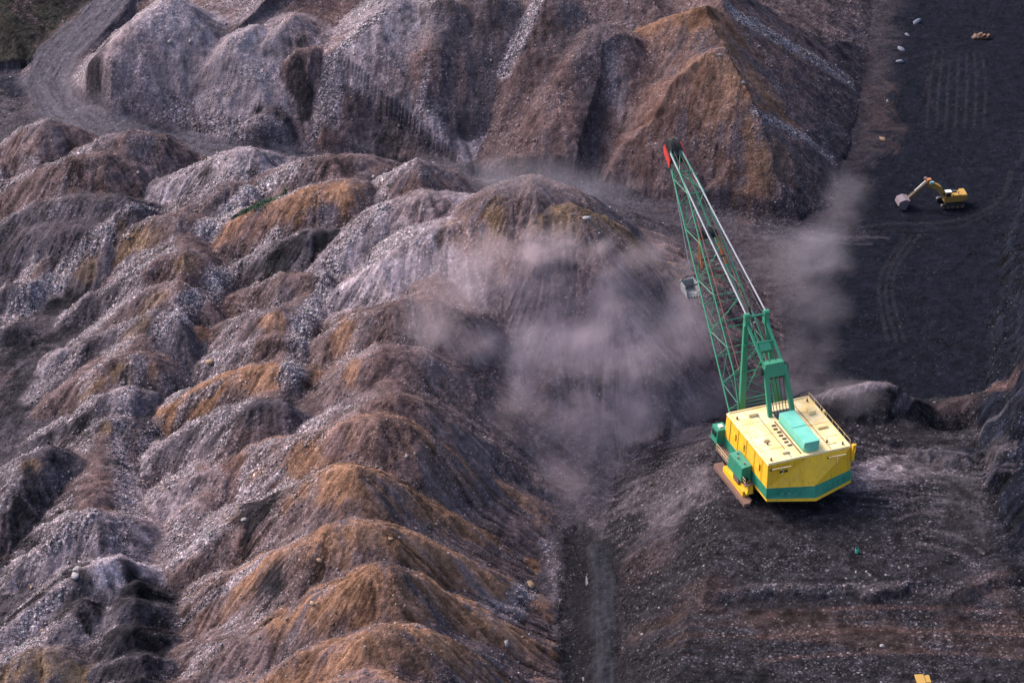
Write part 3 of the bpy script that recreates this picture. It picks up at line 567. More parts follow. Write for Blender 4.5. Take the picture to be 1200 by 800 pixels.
def paint(name, col, worn=(.30, .22, .17), wear=.25, rough=.55, scale=1.0, fade=None, streak=0.0):
    t = NT(name); tc = t.n('TexCoord').outputs['Object']
    n = t.noise(.7 * scale, 6, .65, tc); n2 = t.noise(3.5 * scale, 6, .7, tc)
    c = t.mix(t.ramp(n, (.35, 0), (.7, 1)), col, fade or tuple(min(1, v * .8 + .02) for v in col))
    c = t.mix(t.math('MULTIPLY', t.ramp(n2, (.56, 0), (.72, 1)), wear), c, worn)
    if streak:      # rust and grease run down the plates
        mp = t.n('Mapping'); mp.inputs['Scale'].default_value = (2.2, 2.2, .16); t.l(tc, mp.inputs['Vector'])
        c = t.mix(t.math('MULTIPLY', t.ramp(t.noise(1.6, 5, .7, mp.outputs[0]), (.52, 0), (.74, 1)), streak), c, worn)
    t.l(c, t.b.inputs['Base Color']); t.b.inputs['Roughness'].default_value = rough; t.bump(n2, .15, .03)
    return t.m
M = dict(
    soil=soil_material(), rock=rock_material(),
    yellow=paint('yellow_paint', (.80, .43, .006), worn=(.30, .15, .05), wear=.32, rough=.65, streak=.7), cream=paint('cream_roof_paint', (.80, .64, .38), worn=(.30, .17, .09), wear=.75, fade=(.70, .46, .13), scale=.8),
    green=paint('green_paint', (.01, .17, .10), wear=.3, fade=(.02, .22, .14), streak=.3), boomgreen=paint('boom_green_paint', (.022, .22, .115), wear=.45, scale=2),
    palegreen=paint('pale_green_paint', (.10, .40, .30), wear=.12, fade=(.16, .46, .37)), red=paint('red_paint', (.50, .03, .02), wear=.3, worn=(.1, .03, .03)),
    black=paint('black_steel', (.012, .012, .014), wear=.3, worn=(.06, .05, .05)), rust=paint('rusty_steel', (.15, .075, .055), wear=.5, worn=(.09, .06, .05), rough=.85),
    steel=paint('grey_steel', (.24, .235, .25), wear=.35, worn=(.2, .17, .16), rough=.5), rope=paint('wire_rope', (.30, .30, .34), wear=.2, scale=6), darkrope=paint('greased_rope', (.02, .022, .025), wear=.2, scale=6),
    orange=paint('orange_paint', (.42, .13, .03), wear=.3), redline=paint('red_brown_steel', (.22, .07, .05), wear=.3, scale=4), dusty=paint('dusty_steel', (.16, .12, .14), worn=(.1, .08, .08), wear=.5, rough=.9),
    tan=paint('dusty_brown_steel', (.15, .10, .07), wear=.5, rough=.9), mineyellow=paint('machine_yellow', (.40, .22, .035), worn=(.12, .09, .07), wear=.6, rough=.8, scale=2), white=paint('white_paint', (.75, .72, .66), wear=.15), teal=paint('teal_paint', (.25, .45, .45), wear=.2))
def glass():
    t = NT('dark_glass'); t.b.inputs['Base Color'].default_value = (.02, .025, .03, 1); t.b.inputs['Roughness'].default_value = .08; return t.m
M['glass'] = glass()

# ------------------------------------------------------------------ the ground as one surveyed height field, cut into its named pieces
FX0, FX1, FY0, FY1 = -114.0, 124.0, -94.0, 172.0
gx = np.arange(FX0, FX1, .28); yy = [FY0]
while yy[-1] < FY1: yy.append(yy[-1] + .26 + .16 * (yy[-1] - FY0) / (FY1 - FY0))
gy = np.array(yy)
def outer(a, sgn, n=26):
    st = .5; out = []; v = a
    for i in range(n): v += sgn * st; st *= 1.42; out.append(v)
    return out
gx = np.array(outer(gx[0], -1)[::-1] + list(gx) + outer(gx[-1], 1)); gy = np.array(outer(gy[0], -1)[::-1] + list(gy) + outer(gy[-1], 1))
X, Y = np.meshgrid(gx, gy); NYg, NXg = X.shape
H, RG, BEL = terrain(X, Y)
def blur(a, k):
    for ax in (0, 1):
        p = np.concatenate([np.repeat(np.take(a, [0], ax), k + 1, ax), a, np.repeat(np.take(a, [-1], ax), k, ax)], ax)
        c = np.cumsum(p, ax, dtype=np.float64); n = a.shape[ax]
        a = ((np.take(c, range(2 * k + 1, 2 * k + 1 + n), ax) - np.take(c, range(0, n), ax)) / (2 * k + 1)).astype(np.float32)
    return a
hb = blur(blur(H, 4), 4); H = H + np.clip(hb - H, 0, 2) * .25            # stones roll down and fill the creases
rrm = blur(((RG == 5) | (RG == 1) | ((RG >= NR) & (Y > 30) & (np.array([ord(r_[0]) for r_ in RIDGES])[np.clip(RG - NR, 0, len(RIDGES) - 1)] == ord('R')))).astype(np.float32), 6)
hb2 = blur(blur(H, 12), 12); H = H + np.clip(hb2 - H, 0, 2.5) * .6 * rrm * (1 - .6 * sstep(30, 50, X))
valley = np.clip(blur(blur(H, 9), 9) - H, -2, 2)
def grads(h): return np.gradient(h, gy, axis=0), np.gradient(h, gx, axis=1)
dy, dx = grads(blur(H, 2)); slope = np.hypot(dx, dy) + 1e-6
flat = 1 - sstep(.12, .4, slope)
isridge = RG >= NR
bank = np.array([ord(b[0]) for b in RIDGES])[np.clip(RG - NR, 0, len(RIDGES) - 1)]; bank = np.where(isridge, bank, 0)
onroad = RG == 1; onbench = (RG == 3) | (RG == 4)
# rills: noise drawn out along the fall line (along the wheel tracks on flat ground)
rs = np.random.RandomState(3); wn = rs.rand(NYg, NXg).astype(np.float32)
wn2 = fbm(X / .9, Y / .9, 2, 40)
fx, fy = -dx / slope, -dy / slope
rd, rz_, rs_ = segdist(X, Y, ROAD)
gry, grx = grads(rd)
tr_ = RG == 8
fx = np.where(tr_, 0, fx); fy = np.where(tr_, 1, fy)
fx = np.where(onroad, -gry, fx); fy = np.where(onroad, grx, fy)
bx = np.where(RG == 3, .97, .99); by = np.where(RG == 3, .24 * np.sin((X - 45) / 22), -.10)
fl2 = onbench & (slope < .45)
fx = np.where(fl2, bx, fx); fy = np.where(fl2, by, fy)
nrm = np.hypot(fx, fy) + 1e-6; fx /= nrm; fy /= nrm
dgx = np.gradient(gx); dgy = np.gradient(gy)
ux = (fx / dgx[None, :] * .28).astype(np.float32); uy = (fy / dgy[:, None] * .28).astype(np.float32)
def lic(src, n, wob=0):
    I, J = np.meshgrid(np.arange(NYg, dtype=np.float32), np.arange(NXg, dtype=np.float32), indexing='ij')
    acc = src.copy()
    for sg in (1, -1):
        a, b = I.copy(), J.copy()
        for k in range(n):
            ia = np.clip(a, 0, NYg - 1).astype(np.int32); ib = np.clip(b, 0, NXg - 1).astype(np.int32)
            a += sg * uy[ia, ib]; b += sg * ux[ia, ib]
            ia = np.clip(a, 0, NYg - 1).astype(np.int32); ib = np.clip(b, 0, NXg - 1).astype(np.int32)
            acc += src[ia, ib]
    acc /= (2 * n + 1); acc -= acc.mean(); return acc / (acc[60:-60, 60:-60].std() + 1e-6)
L1 = lic(wn, 13); L2 = lic(wn2, 22)
L1 = np.clip(L1, -2.5, 2.5); L2 = np.clip(L2, -2.5, 2.5)
steep = sstep(.25, .6, slope)
rough = fbm(X / 3.2, Y / 3.2, 4, 20) - .5
rough2 = fbm(X / .85, Y / .85, 3, 25) - .5
relief = np.where(onroad, .15, np.where(onbench, np.where(slope < .4, .4, 1.2), np.where(RG == 2, .6, 1.0)))
relief = blur(relief.astype(np.float32), 3) * (.12 + .88 * sstep(9.5, 14, np.hypot(X - 38.5, Y + 36.1)))
H = H + relief * (.55 * rough + .38 * rough2) + steep * (.08 * L1 + .10 * L2) * (1 - .6 * blur(((bank == ord('R')) | (RG == 5)).astype(np.float32), 4)) + (1 - steep) * .025 * L1 + .05 * relief * (wn - .5)
hw = (RG == 7)
strata = np.sin((H + 1.5 * rough) * 1.9) + .6 * np.sin((H + rough) * 5.1)

# --- soil colours
PAL = dict(bd=(.027, .0235, .029), b=(.112, .075, .076), o=(.215, .113, .073), y=(.172, .106, .068), g=(.262, .207, .230), d=(.064, .052, .062), k=(.018, .016, .020),
           c=(.0085, .0095, .0160), c2=(.016, .018, .028), r=(.130, .076, .071), r2=(.062, .040, .037), p=(.30, .235, .26), h=(.042, .037, .030), road=(.090, .078, .094), tg=(.075, .066, .076), tr=(.030, .029, .036), dg=(.150, .122, .138))
PAL = {k: np.array(v, np.float32) for k, v in PAL.items()}
def mixc(c, col, f): return c + (col - c) * f[..., None]
n_lo = fbm(X / 13, Y / 13, 4, 50); n_md = fbm(X / 4.5, Y / 4.5, 4, 55); n_hi = fbm(X / 1.3, Y / 1.3, 3, 60)
jit = (n_md - .5) * 2 + (n_hi - .5) * 1.1
C = np.empty((NYg, NXg, 3), np.float32); C[:] = PAL['d']
for code, key in ((0, 'd'), (1, 'd'), (2, 'c'), (3, 'bd'), (4, 'bd'), (5, 'b'), (6, 'h'), (7, 'c'), (8, 'bd')): C[RG == code] = PAL[key]
C = mixc(C, PAL['b'] * .8, (RG == 6) * sstep(.45, .65, n_md)); C = mixc(C, PAL['k'], (RG == 6) * sstep(.5, .62, n_lo) * .7)
pf = (RG == 2) | ((RG == 1) & (X > 0))
pitg = sstep(52, 34, X - .17 * Y + 12 * (n_lo - .5) + 5 * jit)
C[pf] = (PAL['c'] + (PAL['d'] * .8 - PAL['c']) * pitg[..., None])[pf]
keys = [q[1] for q in RIDGES]
for i, q in enumerate(keys):
    m = RG == NR + i
    if not m.any(): continue
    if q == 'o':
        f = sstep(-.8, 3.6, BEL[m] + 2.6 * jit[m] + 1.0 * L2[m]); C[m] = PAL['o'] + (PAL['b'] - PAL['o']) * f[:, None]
    elif q == 'y':
        f = sstep(.2, 3.0, BEL[m] + 2.6 * jit[m]); C[m] = PAL['y'] + (PAL['b'] * 1.05 - PAL['y']) * f[:, None]
    else: C[m] = PAL[q]
centre = (bank == ord('C')); rear = (bank == ord('R')) | (RG == 5)
spoil = blur((centre | rear | (RG == 0)).astype(np.float32), 4)
# soils vary in tongues down the slopes
C = mixc(C, PAL['d'], spoil * .75 * sstep(.2, 1.3, L2 + 2.2 * (n_lo - .5) + 1.5 * (n_md - .5)))
C = mixc(C, PAL['r'], spoil * .55 * sstep(.1, .8, 3.2 * (fbm(X / 17, Y / 17, 3, 70) - .5)))
leftface = sstep(.42, .9, (dx * .9 - dy * .3) / slope + .5 * (n_md - .5)) * steep * np.maximum(sstep(-14, -30, X - .25 * Y - 4), .8 * (rear & (X < 5)))  # gravel on left slopes; on the rear bank their lit side is painted pale
grav_lit = spoil * np.clip(.85 * leftface * sstep(.33, .6, n_lo + .35 * (n_hi - .5) + .05) + .05 * sstep(.3, 1.0, valley + .5 * jit), 0, 1)
C = mixc(C, PAL['g'], np.clip(grav_lit, 0, 1) * .9)
# explicit patches and scree runs
KM = np.zeros_like(H)
dfoot, _, sfoot = segdist(X, Y, REARFOOT); pside = sstep(25, 40, X)
C = mixc(C, PAL['d'] * .9, pside * .85 * (1 - sstep(3, 13, dfoot + 5 * jit)) * (sfoot > 0)); C = mixc(C, PAL['d'] * .7, pside * .8 * (1 - sstep(1, 8, dfoot + 4 * jit)) * (sfoot <= 0) * (RG == 2))
for (bx_, by_, rx_, ry_, an, key, stg) in BLOBS:
    Rm = max(rx_, ry_) * 1.9
    i0, i1 = np.searchsorted(gy, (by_ - Rm, by_ + Rm)); j0, j1 = np.searchsorted(gx, (bx_ - Rm, bx_ + Rm))
    sl_ = (slice(i0, i1), slice(j0, j1)); u = X[sl_] - bx_; v = Y[sl_] - by_; ca, sa = math.cos(R(an)), math.sin(R(an))
    q = np.sqrt(((u * ca + v * sa) / rx_) ** 2 + ((-u * sa + v * ca) / ry_) ** 2) + .6 * jit[sl_] + .24 * L2[sl_] + .12 * L1[sl_]
    f = stg * (1 - sstep(.45, 1.3, q)) * (.97 if key in 'kc' else .85); C[sl_] = mixc(C[sl_], PAL[key], f)
    if key in 'kc': KM[sl_] = np.maximum(KM[sl_], f)
GRAV = np.clip(grav_lit, 0, 1)
for (P, wd, stg) in STRIPS:
    P = np.array(P, float); Rm = wd * 2.4
    i0, i1 = np.searchsorted(gy, (P[:, 1].min() - Rm, P[:, 1].max() + Rm)); j0, j1 = np.searchsorted(gx, (P[:, 0].min() - Rm, P[:, 0].max() + Rm))
    sl_ = (slice(i0, i1), slice(j0, j1)); d_, z_, s_ = segdist(X[sl_], Y[sl_], P)
    f = stg * (1 - sstep(.55, 1.3, d_ / wd + .5 * jit[sl_])); C[sl_] = mixc(C[sl_], PAL['g'], f); GRAV[sl_] = np.maximum(GRAV[sl_], f)
# fall-line streaks, tracks, strata
rr = blur(rear.astype(np.float32), 4); C *= np.clip(1 + (.30 * L1 + .24 * L2) * (.3 + .7 * steep) * (1 - .62 * rr) * (1 - .6 * onbench) + .8 * (n_hi - .5) + 1.1 * rr * (n_md - .5), .3, 2.1)[..., None]
k = (1 - sstep(2.0, 4.4, rd / (1 + .45 * sstep(-48, -66, X)) + 1.2 * jit)) * (.95 - .55 * sstep(-40, 40, X)) * (1 - sstep(50, 72, X))
C = mixc(C, PAL['road'] * np.clip(1 + .22 * L1 + .1 * L2, .4, 1.7)[..., None], k)
C = np.where(fl2[..., None], C * np.clip(1 + (.14 * L1 + .10 * L2) * sstep(.35, .6, n_lo) + 1.6 * (n_md - .5) + .8 * (n_hi - .5), .4, 1.9)[..., None], C)
def spline(P, n=8):
    P = np.array(P, float); Q = []
    for i in range(len(P) - 1):
        a, b_, c_, e = P[max(i - 1, 0)], P[i], P[i + 1], P[min(i + 2, len(P) - 1)]
        for k_ in range(n):
            t = k_ / n; Q.append(.5 * (2 * b_ + (c_ - a) * t + (2 * a - 5 * b_ + 4 * c_ - e) * t * t + (3 * b_ - a - 3 * c_ + e) * t ** 3))
    return np.array(Q + [P[-1]])
for (P, wd, key, stg) in TRACKS:
    P = spline(P); Rm = wd * 4
    i0, i1 = np.searchsorted(gy, (P[:, 1].min() - Rm, P[:, 1].max() + Rm)); j0, j1 = np.searchsorted(gx, (P[:, 0].min() - Rm, P[:, 0].max() + Rm))
    sl_ = (slice(i0, i1), slice(j0, j1)); d_, z_, s_ = segdist(X[sl_], Y[sl_], P)
    f = stg * (1 - sstep(.5, 1.5, d_ / wd + .35 * jit[sl_])) * sstep(.32, .55, n_md[sl_] + .1); C[sl_] = mixc(C[sl_], PAL[key], f); H[sl_] -= .10 * f
d1, z1, s1 = segdist(X, Y, TRENCH1); d2, z2, s2 = segdist(X, Y, TRENCH2)
C = mixc(C, PAL['k'], .85 * (1 - sstep(1.9, 3.8, np.minimum(d1, d2) + .9 * jit)) * sstep(-30, -38, Y + 4 * jit)); tr1 = (1 - sstep(.9, 2.0, d1 + .6 * jit)); C = mixc(C, PAL['tr'] * np.clip(1 + .18 * L1, .5, 1.5)[..., None], .95 * tr1)
C = np.where(hw[..., None], C * np.clip(1.15 + .3 * strata, .4, 1.7)[..., None], C)
C = np.clip(C, .006, .6)

STONY = np.clip(.26 + .75 * GRAV + .15 * sstep(.3, 1, valley) + .8 * (n_md - .5), .10, 1.0)
STONY = np.where(onroad & (X < 35), .15, STONY); STONY = STONY * (1 - .8 * tr1) * (1 - .3 * KM); STONY = np.where(onbench, np.clip(STONY * 1.5 + .1, 0, .9), STONY); STONY = np.where(RG == 2, STONY * .45, STONY); STF = STONY.reshape(-1)
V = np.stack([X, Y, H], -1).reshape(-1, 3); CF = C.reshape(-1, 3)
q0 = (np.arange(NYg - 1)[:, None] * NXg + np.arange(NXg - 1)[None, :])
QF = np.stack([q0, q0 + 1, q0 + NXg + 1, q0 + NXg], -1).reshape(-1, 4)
RGs = RG.copy(); RGs[RG == 0] = 0
fr = RGs[:-1, :-1].reshape(-1)
dyn, dxn = grads(H); NRM = np.stack([-dxn, -dyn, np.ones_like(H)], -1).reshape(-1, 3); NRM /= np.linalg.norm(NRM, axis=1)[:, None]
def piece(name, mask, parent=None, kind='structure'):
    F = QF[mask]
    if len(F) == 0: return None
    idx, inv = np.unique(F, return_inverse=True)
    me = np_mesh(name, V[idx], inv.reshape(-1, 4), CF[idx], alpha=STF[idx])
    me.normals_split_custom_set_from_vertices(NRM[idx])
    o = link(bpy.data.objects.new(name, me), parent, M['soil'])
    if parent is None and kind: o['kind'] = kind
    return o
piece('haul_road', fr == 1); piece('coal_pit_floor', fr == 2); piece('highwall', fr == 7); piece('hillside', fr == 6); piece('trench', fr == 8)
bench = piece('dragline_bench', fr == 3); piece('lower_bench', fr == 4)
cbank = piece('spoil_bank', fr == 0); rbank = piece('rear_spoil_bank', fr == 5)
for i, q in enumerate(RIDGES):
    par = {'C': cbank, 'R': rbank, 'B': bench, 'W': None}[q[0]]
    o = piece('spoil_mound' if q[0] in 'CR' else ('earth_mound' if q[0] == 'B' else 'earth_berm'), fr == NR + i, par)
def ground(x, y):
    j = np.clip(np.searchsorted(gx, x) - 1, 0, NXg - 2); i = np.clip(np.searchsorted(gy, y) - 1, 0, NYg - 2)
    tx = (x - gx[j]) / (gx[j + 1] - gx[j]); ty = (y - gy[i]) / (gy[i + 1] - gy[i])
    return (H[i, j] * (1 - tx) + H[i, j + 1] * tx) * (1 - ty) + (H[i + 1, j] * (1 - tx) + H[i + 1, j + 1] * tx) * ty

# ------------------------------------------------------------------ walking dragline (local x = forward along the boom, y = left)
DL = empty('walking_dragline', (38.48, -36.08, 0), R(110.3))
tag(DL, 'yellow and green walking dragline with long lattice boom standing on the dark bench', 'dragline')
def build_dragline(T):
    def plan(z, fr, hw, rc, fold, rw):      # front, half width, rear corner, fold point
        return [(fr, hw, z), (rc, rw, z), (fold, 0, z), (rc, -rw, z), (fr, -hw, z)]
    m = MB(); p0 = plan(4.25, 6.85, 6.5, -6.85, -8.6, 6.4); p1 = [(6.7, 6.35, 7.95), (-6.6, 6.3, 7.95), (-6.62, 0, 7.95), (-6.6, -6.3, 7.95), (6.7, -6.35, 7.95)]
    wall = m.prism(p0, p1).build('house_wall', M['yellow'], T)
    MB().prism(plan(2.62, 6.9, 6.56, -7.05, -9.2, 6.46), plan(4.252, 6.9, 6.56, -6.9, -8.68, 6.46)).build('green_band', M['green'], T)
    MB().prism(plan(2.25, 6.8, 6.5, -7.15, -9.4, 6.45), plan(2.622, 6.8, 6.5, -7.12, -9.3, 6.45)).build('lower_trim', M['yellow'], T)
    roof = MB().prism([(6.78, 6.42, 7.95), (-6.7, 6.36, 7.95), (-6.7, -6.36, 7.95), (6.78, -6.42, 7.95)], [(6.72, 6.3, 8.06), (-6.64, 6.24, 8.06), (-6.64, -6.24, 8.06), (6.72, -6.3, 8.06)]).build('roof', M['cream'], T)
    for a, b in (((6.6, 6.22), (-6.55, 6.18)), ((6.6, -6.22), (-6.55, -6.18)), ((6.62, 6.2), (6.62, -6.2)), ((-6.55, 6.16), (-6.55, -6.16))):
        MB().bar((*a, 8.12), (*b, 8.12), .16, .14).build('roof_edge', M['cream'], roof)
    for x in (-3.4, .0, 3.3):
        MB().bar((x, 6.1, 8.08), (x, .95, 8.08), .07, .05).build('roof_seam', M['cream'], roof); MB().bar((x, -2.9, 8.08), (x, -6.1, 8.08), .07, .05).build('roof_seam', M['cream'], roof)
    for x, y in ((4.9, 5.6), (-5.9, 5.5), (-5.8, -5.4), (5.6, -5.6), (-2.2, 4.3), (-4.6, -3.6)):
        MB().bar((x, y, 8.05), (x, y, 8.45), .3, n=10).build('roof_vent', M['rust'], roof)
    for i in range(7):
        x = 1.6 - i * .85; MB().box((x, 1.55 + .12 * (i % 2), 8.15), (.22, .62, .18)).build('roof_bracket', M['rust'], roof)
    MB().box((-1.6, .98, 8.12), (8.3, .16, .14)).build('cable_duct', M['rust'], roof)
    MB().box((3.6, -1.0, 8.075), (2.6, 2.7, .06)).build('rope_slot', M['black'], roof)
    MB().box((-4.4, -4.2, 8.1), (1.5, 1.3, .1)).build('roof_hatch', M['cream'], roof)
    for x, y, w_, l_, h_ in ((5.2, 3.2, 1.0, 1.4, .45), (-1.2, 4.2, .9, .9, .35), (-4.8, 2.9, .7, 1.1, .3), (2.9, -4.8, 1.2, 1.0, .5), (-1.0, -4.6, .8, 1.6, .3)):
        v_ = MB().box((x, y, 8.06 + h_ / 2), (w_, l_, h_)).build('vent_box', M['cream'], roof, .04); MB().box((x, y, 8.07 + h_), (w_ * .7, l_ * .7, .04)).build('vent_grille', M['cream'], v_)
    for y in (2.6, -3.4): MB().tube([(6.2, y, 8.14), (-6.2, y, 8.14)], .05, 5).build('conduit', M['rust'], roof)
    # long green box over the hoist drums
    b = MB().prism([(2.2, .55, 8.1), (-5.6, .55, 8.1), (-5.85, .2, 8.1), (-5.85, -1.5, 8.1), (-5.6, -1.85, 8.1), (2.2, -1.85, 8.1)], [(2.2, .5, 9.62), (-5.75, .5, 9.62), (-5.8, .48, 9.62), (-5.8, -1.78, 9.62), (-5.75, -1.8, 9.62), (2.2, -1.8, 9.62)]).build('machinery_box', M['palegreen'], T, .04)
    MB().bar((2.0, .56, 8.35), (-5.5, .56, 8.35), .1, .1).build('box_trim', M['green'], b); MB().box((-1.8, -.65, 9.64), (.06, 2.2, .04)).build('lid_seam', M['green'], b)
    # tail pipes and brackets on the rear wall
    for y0, y1, x in ((5.9, 3.1, -7.15), (-2.6, -5.2, -7.2)):
        MB().bar((x, y0, 7.45), (x - .12, y1, 7.45), .16, n=8).build('rear_rail', M['cream'], T); MB().bar((x + .45, y0, 7.0), (x - .02, y0, 7.45), .22, n=8).build('rail_bracket', M['black'], T)
        MB().bar((x - .06, (y0 + y1) / 2, 7.4), (x - .3, (y0 + y1) / 2, 6.5), .12, n=6).build('rail_bracket', M['cream'], T)
    for y in (3.9, 4.6):
        MB().box((-7.36, y, 6.9), (.08, .5, .34)).build('vent_slot', M['black'], T)
    for s in (1, -1):      # faded lettering panels on the band
        for k in range(4): MB().box((-7.74 - .30 * (1.8 - abs(1.5 + k * .9 - 2.4)) * 0 - (6.46 - (1.6 + k * .95)) / 6.46 * 1.9 * 1.0 + .62, s * (1.6 + k * .95), 3.45), (.05, .55, .5), s * R(-17)).build('faded_letter', M['letter'], T)
    MB().box((-6.9, -6.5, 7.2), (.5, .35, 2.6)).build('corner_post', M['yellow'], T); MB().tube([(-6.4, -6.75, 8.1), (-7.1, -6.8, 8.6), (-7.4, -6.5, 7.5)], .07).build('corner_rail', M['yellow'], T)
    MB().box((2.2, -6.55, 8.2), (.4, .3, .5)).build('side_lamp', M['cream'], T)
    # plate seams, doors and louvres
    for x in (5.2, 2.6, 0.0, -2.6, -5.0):
        MB().bar((x, 6.53, 4.3), (x, 6.40, 7.9), .07, .05).build('plate_seam', M['yellow'], wall); MB().bar((x, -6.53, 4.3), (x, -6.40, 7.9), .07, .05).build('plate_seam', M['yellow'], wall)
    for s in (1, -1):
        for y in (1.6, 3.3, 4.9):
            a = Vector((-8.6 + (8.6 - 6.85) * y / 6.4 - .03, s * y, 4.3)); MB().bar(a, (-6.68, s * y * .985, 7.9), .06, .05).build('plate_seam', M['yellow'], wall)
    for x in (3.9, 1.2, -3.8):
        lv = MB().box((x, 6.50, 6.2), (1.3, .06, 1.1)).build('louvre_panel', M['yellow'], wall)
        for k in range(5): MB().box((x, 6.55, 5.8 + k * .2), (1.2, .05, .07)).build('slat', M['yellow'], lv)
    dr = MB().box((6.80, 2.4, 5.2), (.06, .9, 1.9)).build('door', M['green'], wall); MB().box((6.85, 2.1, 5.2), (.05, .06, .2)).build('handle', M['steel'], dr)
    for s in (-1,):
        for k in range(8): MB().bar((6.4 - k * 1.82, s * 6.25, 8.06), (6.4 - k * 1.82, s * 6.25, 8.95), .05, n=5).build('roof_rail_post', M['cream'], roof)
        MB().bar((6.4, s * 6.25, 8.95), (-6.35, s * 6.25, 8.95), .045, n=5).build('roof_rail', M['cream'], roof)
    # underframe and tub
    MB().bar((0, 0, 1.25), (0, 0, 2.3), 12.0, n=28).build('revolving_frame', M['black'], T); MB().bar((0, 0, -.35), (0, 0, 1.25), 11.0, n=28).build('tub', M['rust'], T)
    # walking shoes with their yellow cam housings, walkways
    for s in (1, -1):
        sh = MB().prism([(5.9, s * 7.1, .0), (-3.9, s * 7.1, .0), (-4.6, s * 7.6, .0), (-4.6, s * 8.5, 0), (5.4, s * 8.6, 0), (5.9, s * 8.3, 0)], [(5.9, s * 7.0, .55), (-3.9, s * 7.0, .55), (-4.6, s * 7.6, .55), (-4.6, s * 8.5, .55), (5.4, s * 8.6, .55), (5.9, s * 8.3, .55)])
        sh = sh.build('walking_shoe', M['rust'], T, .05)
        MB().box((.4, s * 7.55, 1.0), (6.6, .9, .9)).build('shoe_girder', M['yellow'], sh, .04)
        MB().prism([(2.4, s * 6.7, 1.3), (-3.6, s * 6.7, 1.3), (-3.6, s * 7.7, 1.3), (2.4, s * 7.7, 1.3)], [(1.4, s * 6.7, 3.3), (-3.2, s * 6.7, 2.6), (-3.2, s * 7.3, 2.6), (1.4, s * 7.3, 3.3)]).build('cam_housing', M['yellow'], T)
        MB().disc((-.4, s * 7.7, 2.0), (0, 1, 0), .9, .5).build('walking_cam', M['rust'], T)
        MB().box((1.4, s * 7.3, 2.66), (9.8, 1.4, .08)).build('walkway', M['rust'], T)
        for z in (3.2, 3.7): MB().bar((6.1, s * 7.95, z), (-3.4, s * 7.95, z), .05, n=5).build('handrail', M['cream'], T)
        for k in range(7): MB().bar((6.1 - k * 1.58, s * 7.95, 2.7), (6.1 - k * 1.58, s * 7.95, 3.72), .06, n=5).build('rail_post', M['cream'], T)
    bx = MB().prism([(1.7, 6.6, 2.75), (-2.4, 6.6, 2.75), (-2.4, 8.1, 2.75), (1.7, 8.3, 2.75)], [(1.7, 6.6, 5.2), (-2.4, 6.6, 5.2), (-2.4, 8.0, 5.0), (1.7, 8.2, 5.0)]).build('side_machine_room', M['green'], T, .05)
    for x, y in ((1.0, 7.2), (.0, 7.6), (-1.6, 7.4)): MB().bar((x, y, 5.0), (x, y, 5.45), .26, n=8).build('cap', M['steel'], bx)
    MB().disc((-2.0, 7.5, 2.9), (1, 0, 0), .5, .9).build('exhaust_drum', M['black'], T)
    for s in (1, -1):
        cb = MB().prism([(8.9, s * 6.0, 3.0), (6.7, s * 6.0, 3.0), (6.7, s * 7.7, 3.0), (8.9, s * 7.7, 3.0)], [(8.6, s * 6.0, 5.4), (6.7, s * 6.0, 5.4), (6.7, s * 7.6, 5.4), (8.6, s * 7.6, 5.4)]).build('operator_cab', M['green'], T, .04)
        MB().box((8.82, s * 6.85, 4.5), (.08, 1.3, 1.0), 0, R(-7)).build('cab_window', M['glass'], cb); MB().box((7.7, s * 7.68, 4.5), (1.3, .08, .9)).build('cab_window', M['glass'], cb)
        MB().box((7.6, s * 6.8, 5.47), (.7, .6, .25)).build('cab_roof_unit', M['white'], cb)
    # boom: four chords with lacing
    foot_l, tip_l, foot_z, tip_z, x0, x1 = 4.5, .95, 3.4, 30.7, 7.4, 42.0
    def node(t, side, up):
        hw = foot_l + (tip_l - foot_l) * t; dep = 3.3 * min(1, t / .16, (1.06 - t) / .22)
        hw = hw * (.80 if up else 1)
        dx_, dz_ = -.62, .785               # square to the boom line
        return (x0 + (x1 - x0) * t + (dx_ * dep if up else 0), side * hw, foot_z + (tip_z - foot_z) * t + (dz_ * dep if up else 0))
    boom = MB(); N = 11; ts = [i / N for i in range(N + 1)]
    bo = MB().bar(node(0, 1, 0), node(0, -1, 0), .5, n=10).build('boom', M['boomgreen'], T)
    for side in (1, -1):
        for up in (0, 1):
            m = MB()
            for a, b in zip(ts[:-1], ts[1:]): m.bar(node(a, side, up), node(b, side, up), .24 if up == 0 else .21, n=8)
            m.build('chord', M['boomgreen'], bo)
    def lace(a, b, w_=.15): MB().bar(a, b, w_ * .75, n=6).build('lacing_bar', M['boomgreen'], bo)
    for i in range(1, N + 1):
        a, b = ts[i - 1], ts[i]; f = i % 2
        lace(node(b, 1, 1), node(b, -1, 1), .18); lace(node(b, 1, 0), node(b, -1, 0), .18)
        lace(node(a, 1 if f else -1, 1), node(b, -1 if f else 1, 1)); lace(node(a, 1 if f else -1, 0), node(b, -1 if f else 1, 0), .13)
        for s in (1, -1):
            lace(node(b, s, 0), node(b, s, 1), .14); lace(node(a, s, 0 if f else 1), node(b, s, 1 if f else 0), .14)
    for s in (1, -1): MB().tube([(node(t, s, 1)[0], node(t, s, 1)[1] * .75, node(t, s, 1)[2] + .25) for t in ts[2:9]], .07, 5).build('walkway_rail', M['redline'], bo)
    # boom head
    hd = MB().prism([(41.0, 1.35, 29.6), (41.0, -1.35, 29.6), (42.6, -1.2, 30.4), (42.6, 1.2, 30.4)], [(40.6, 1.3, 31.0), (40.6, -1.3, 31.0), (42.9, -1.1, 32.3), (42.9, 1.1, 32.3)]).build('boom_head', M['black'], T)
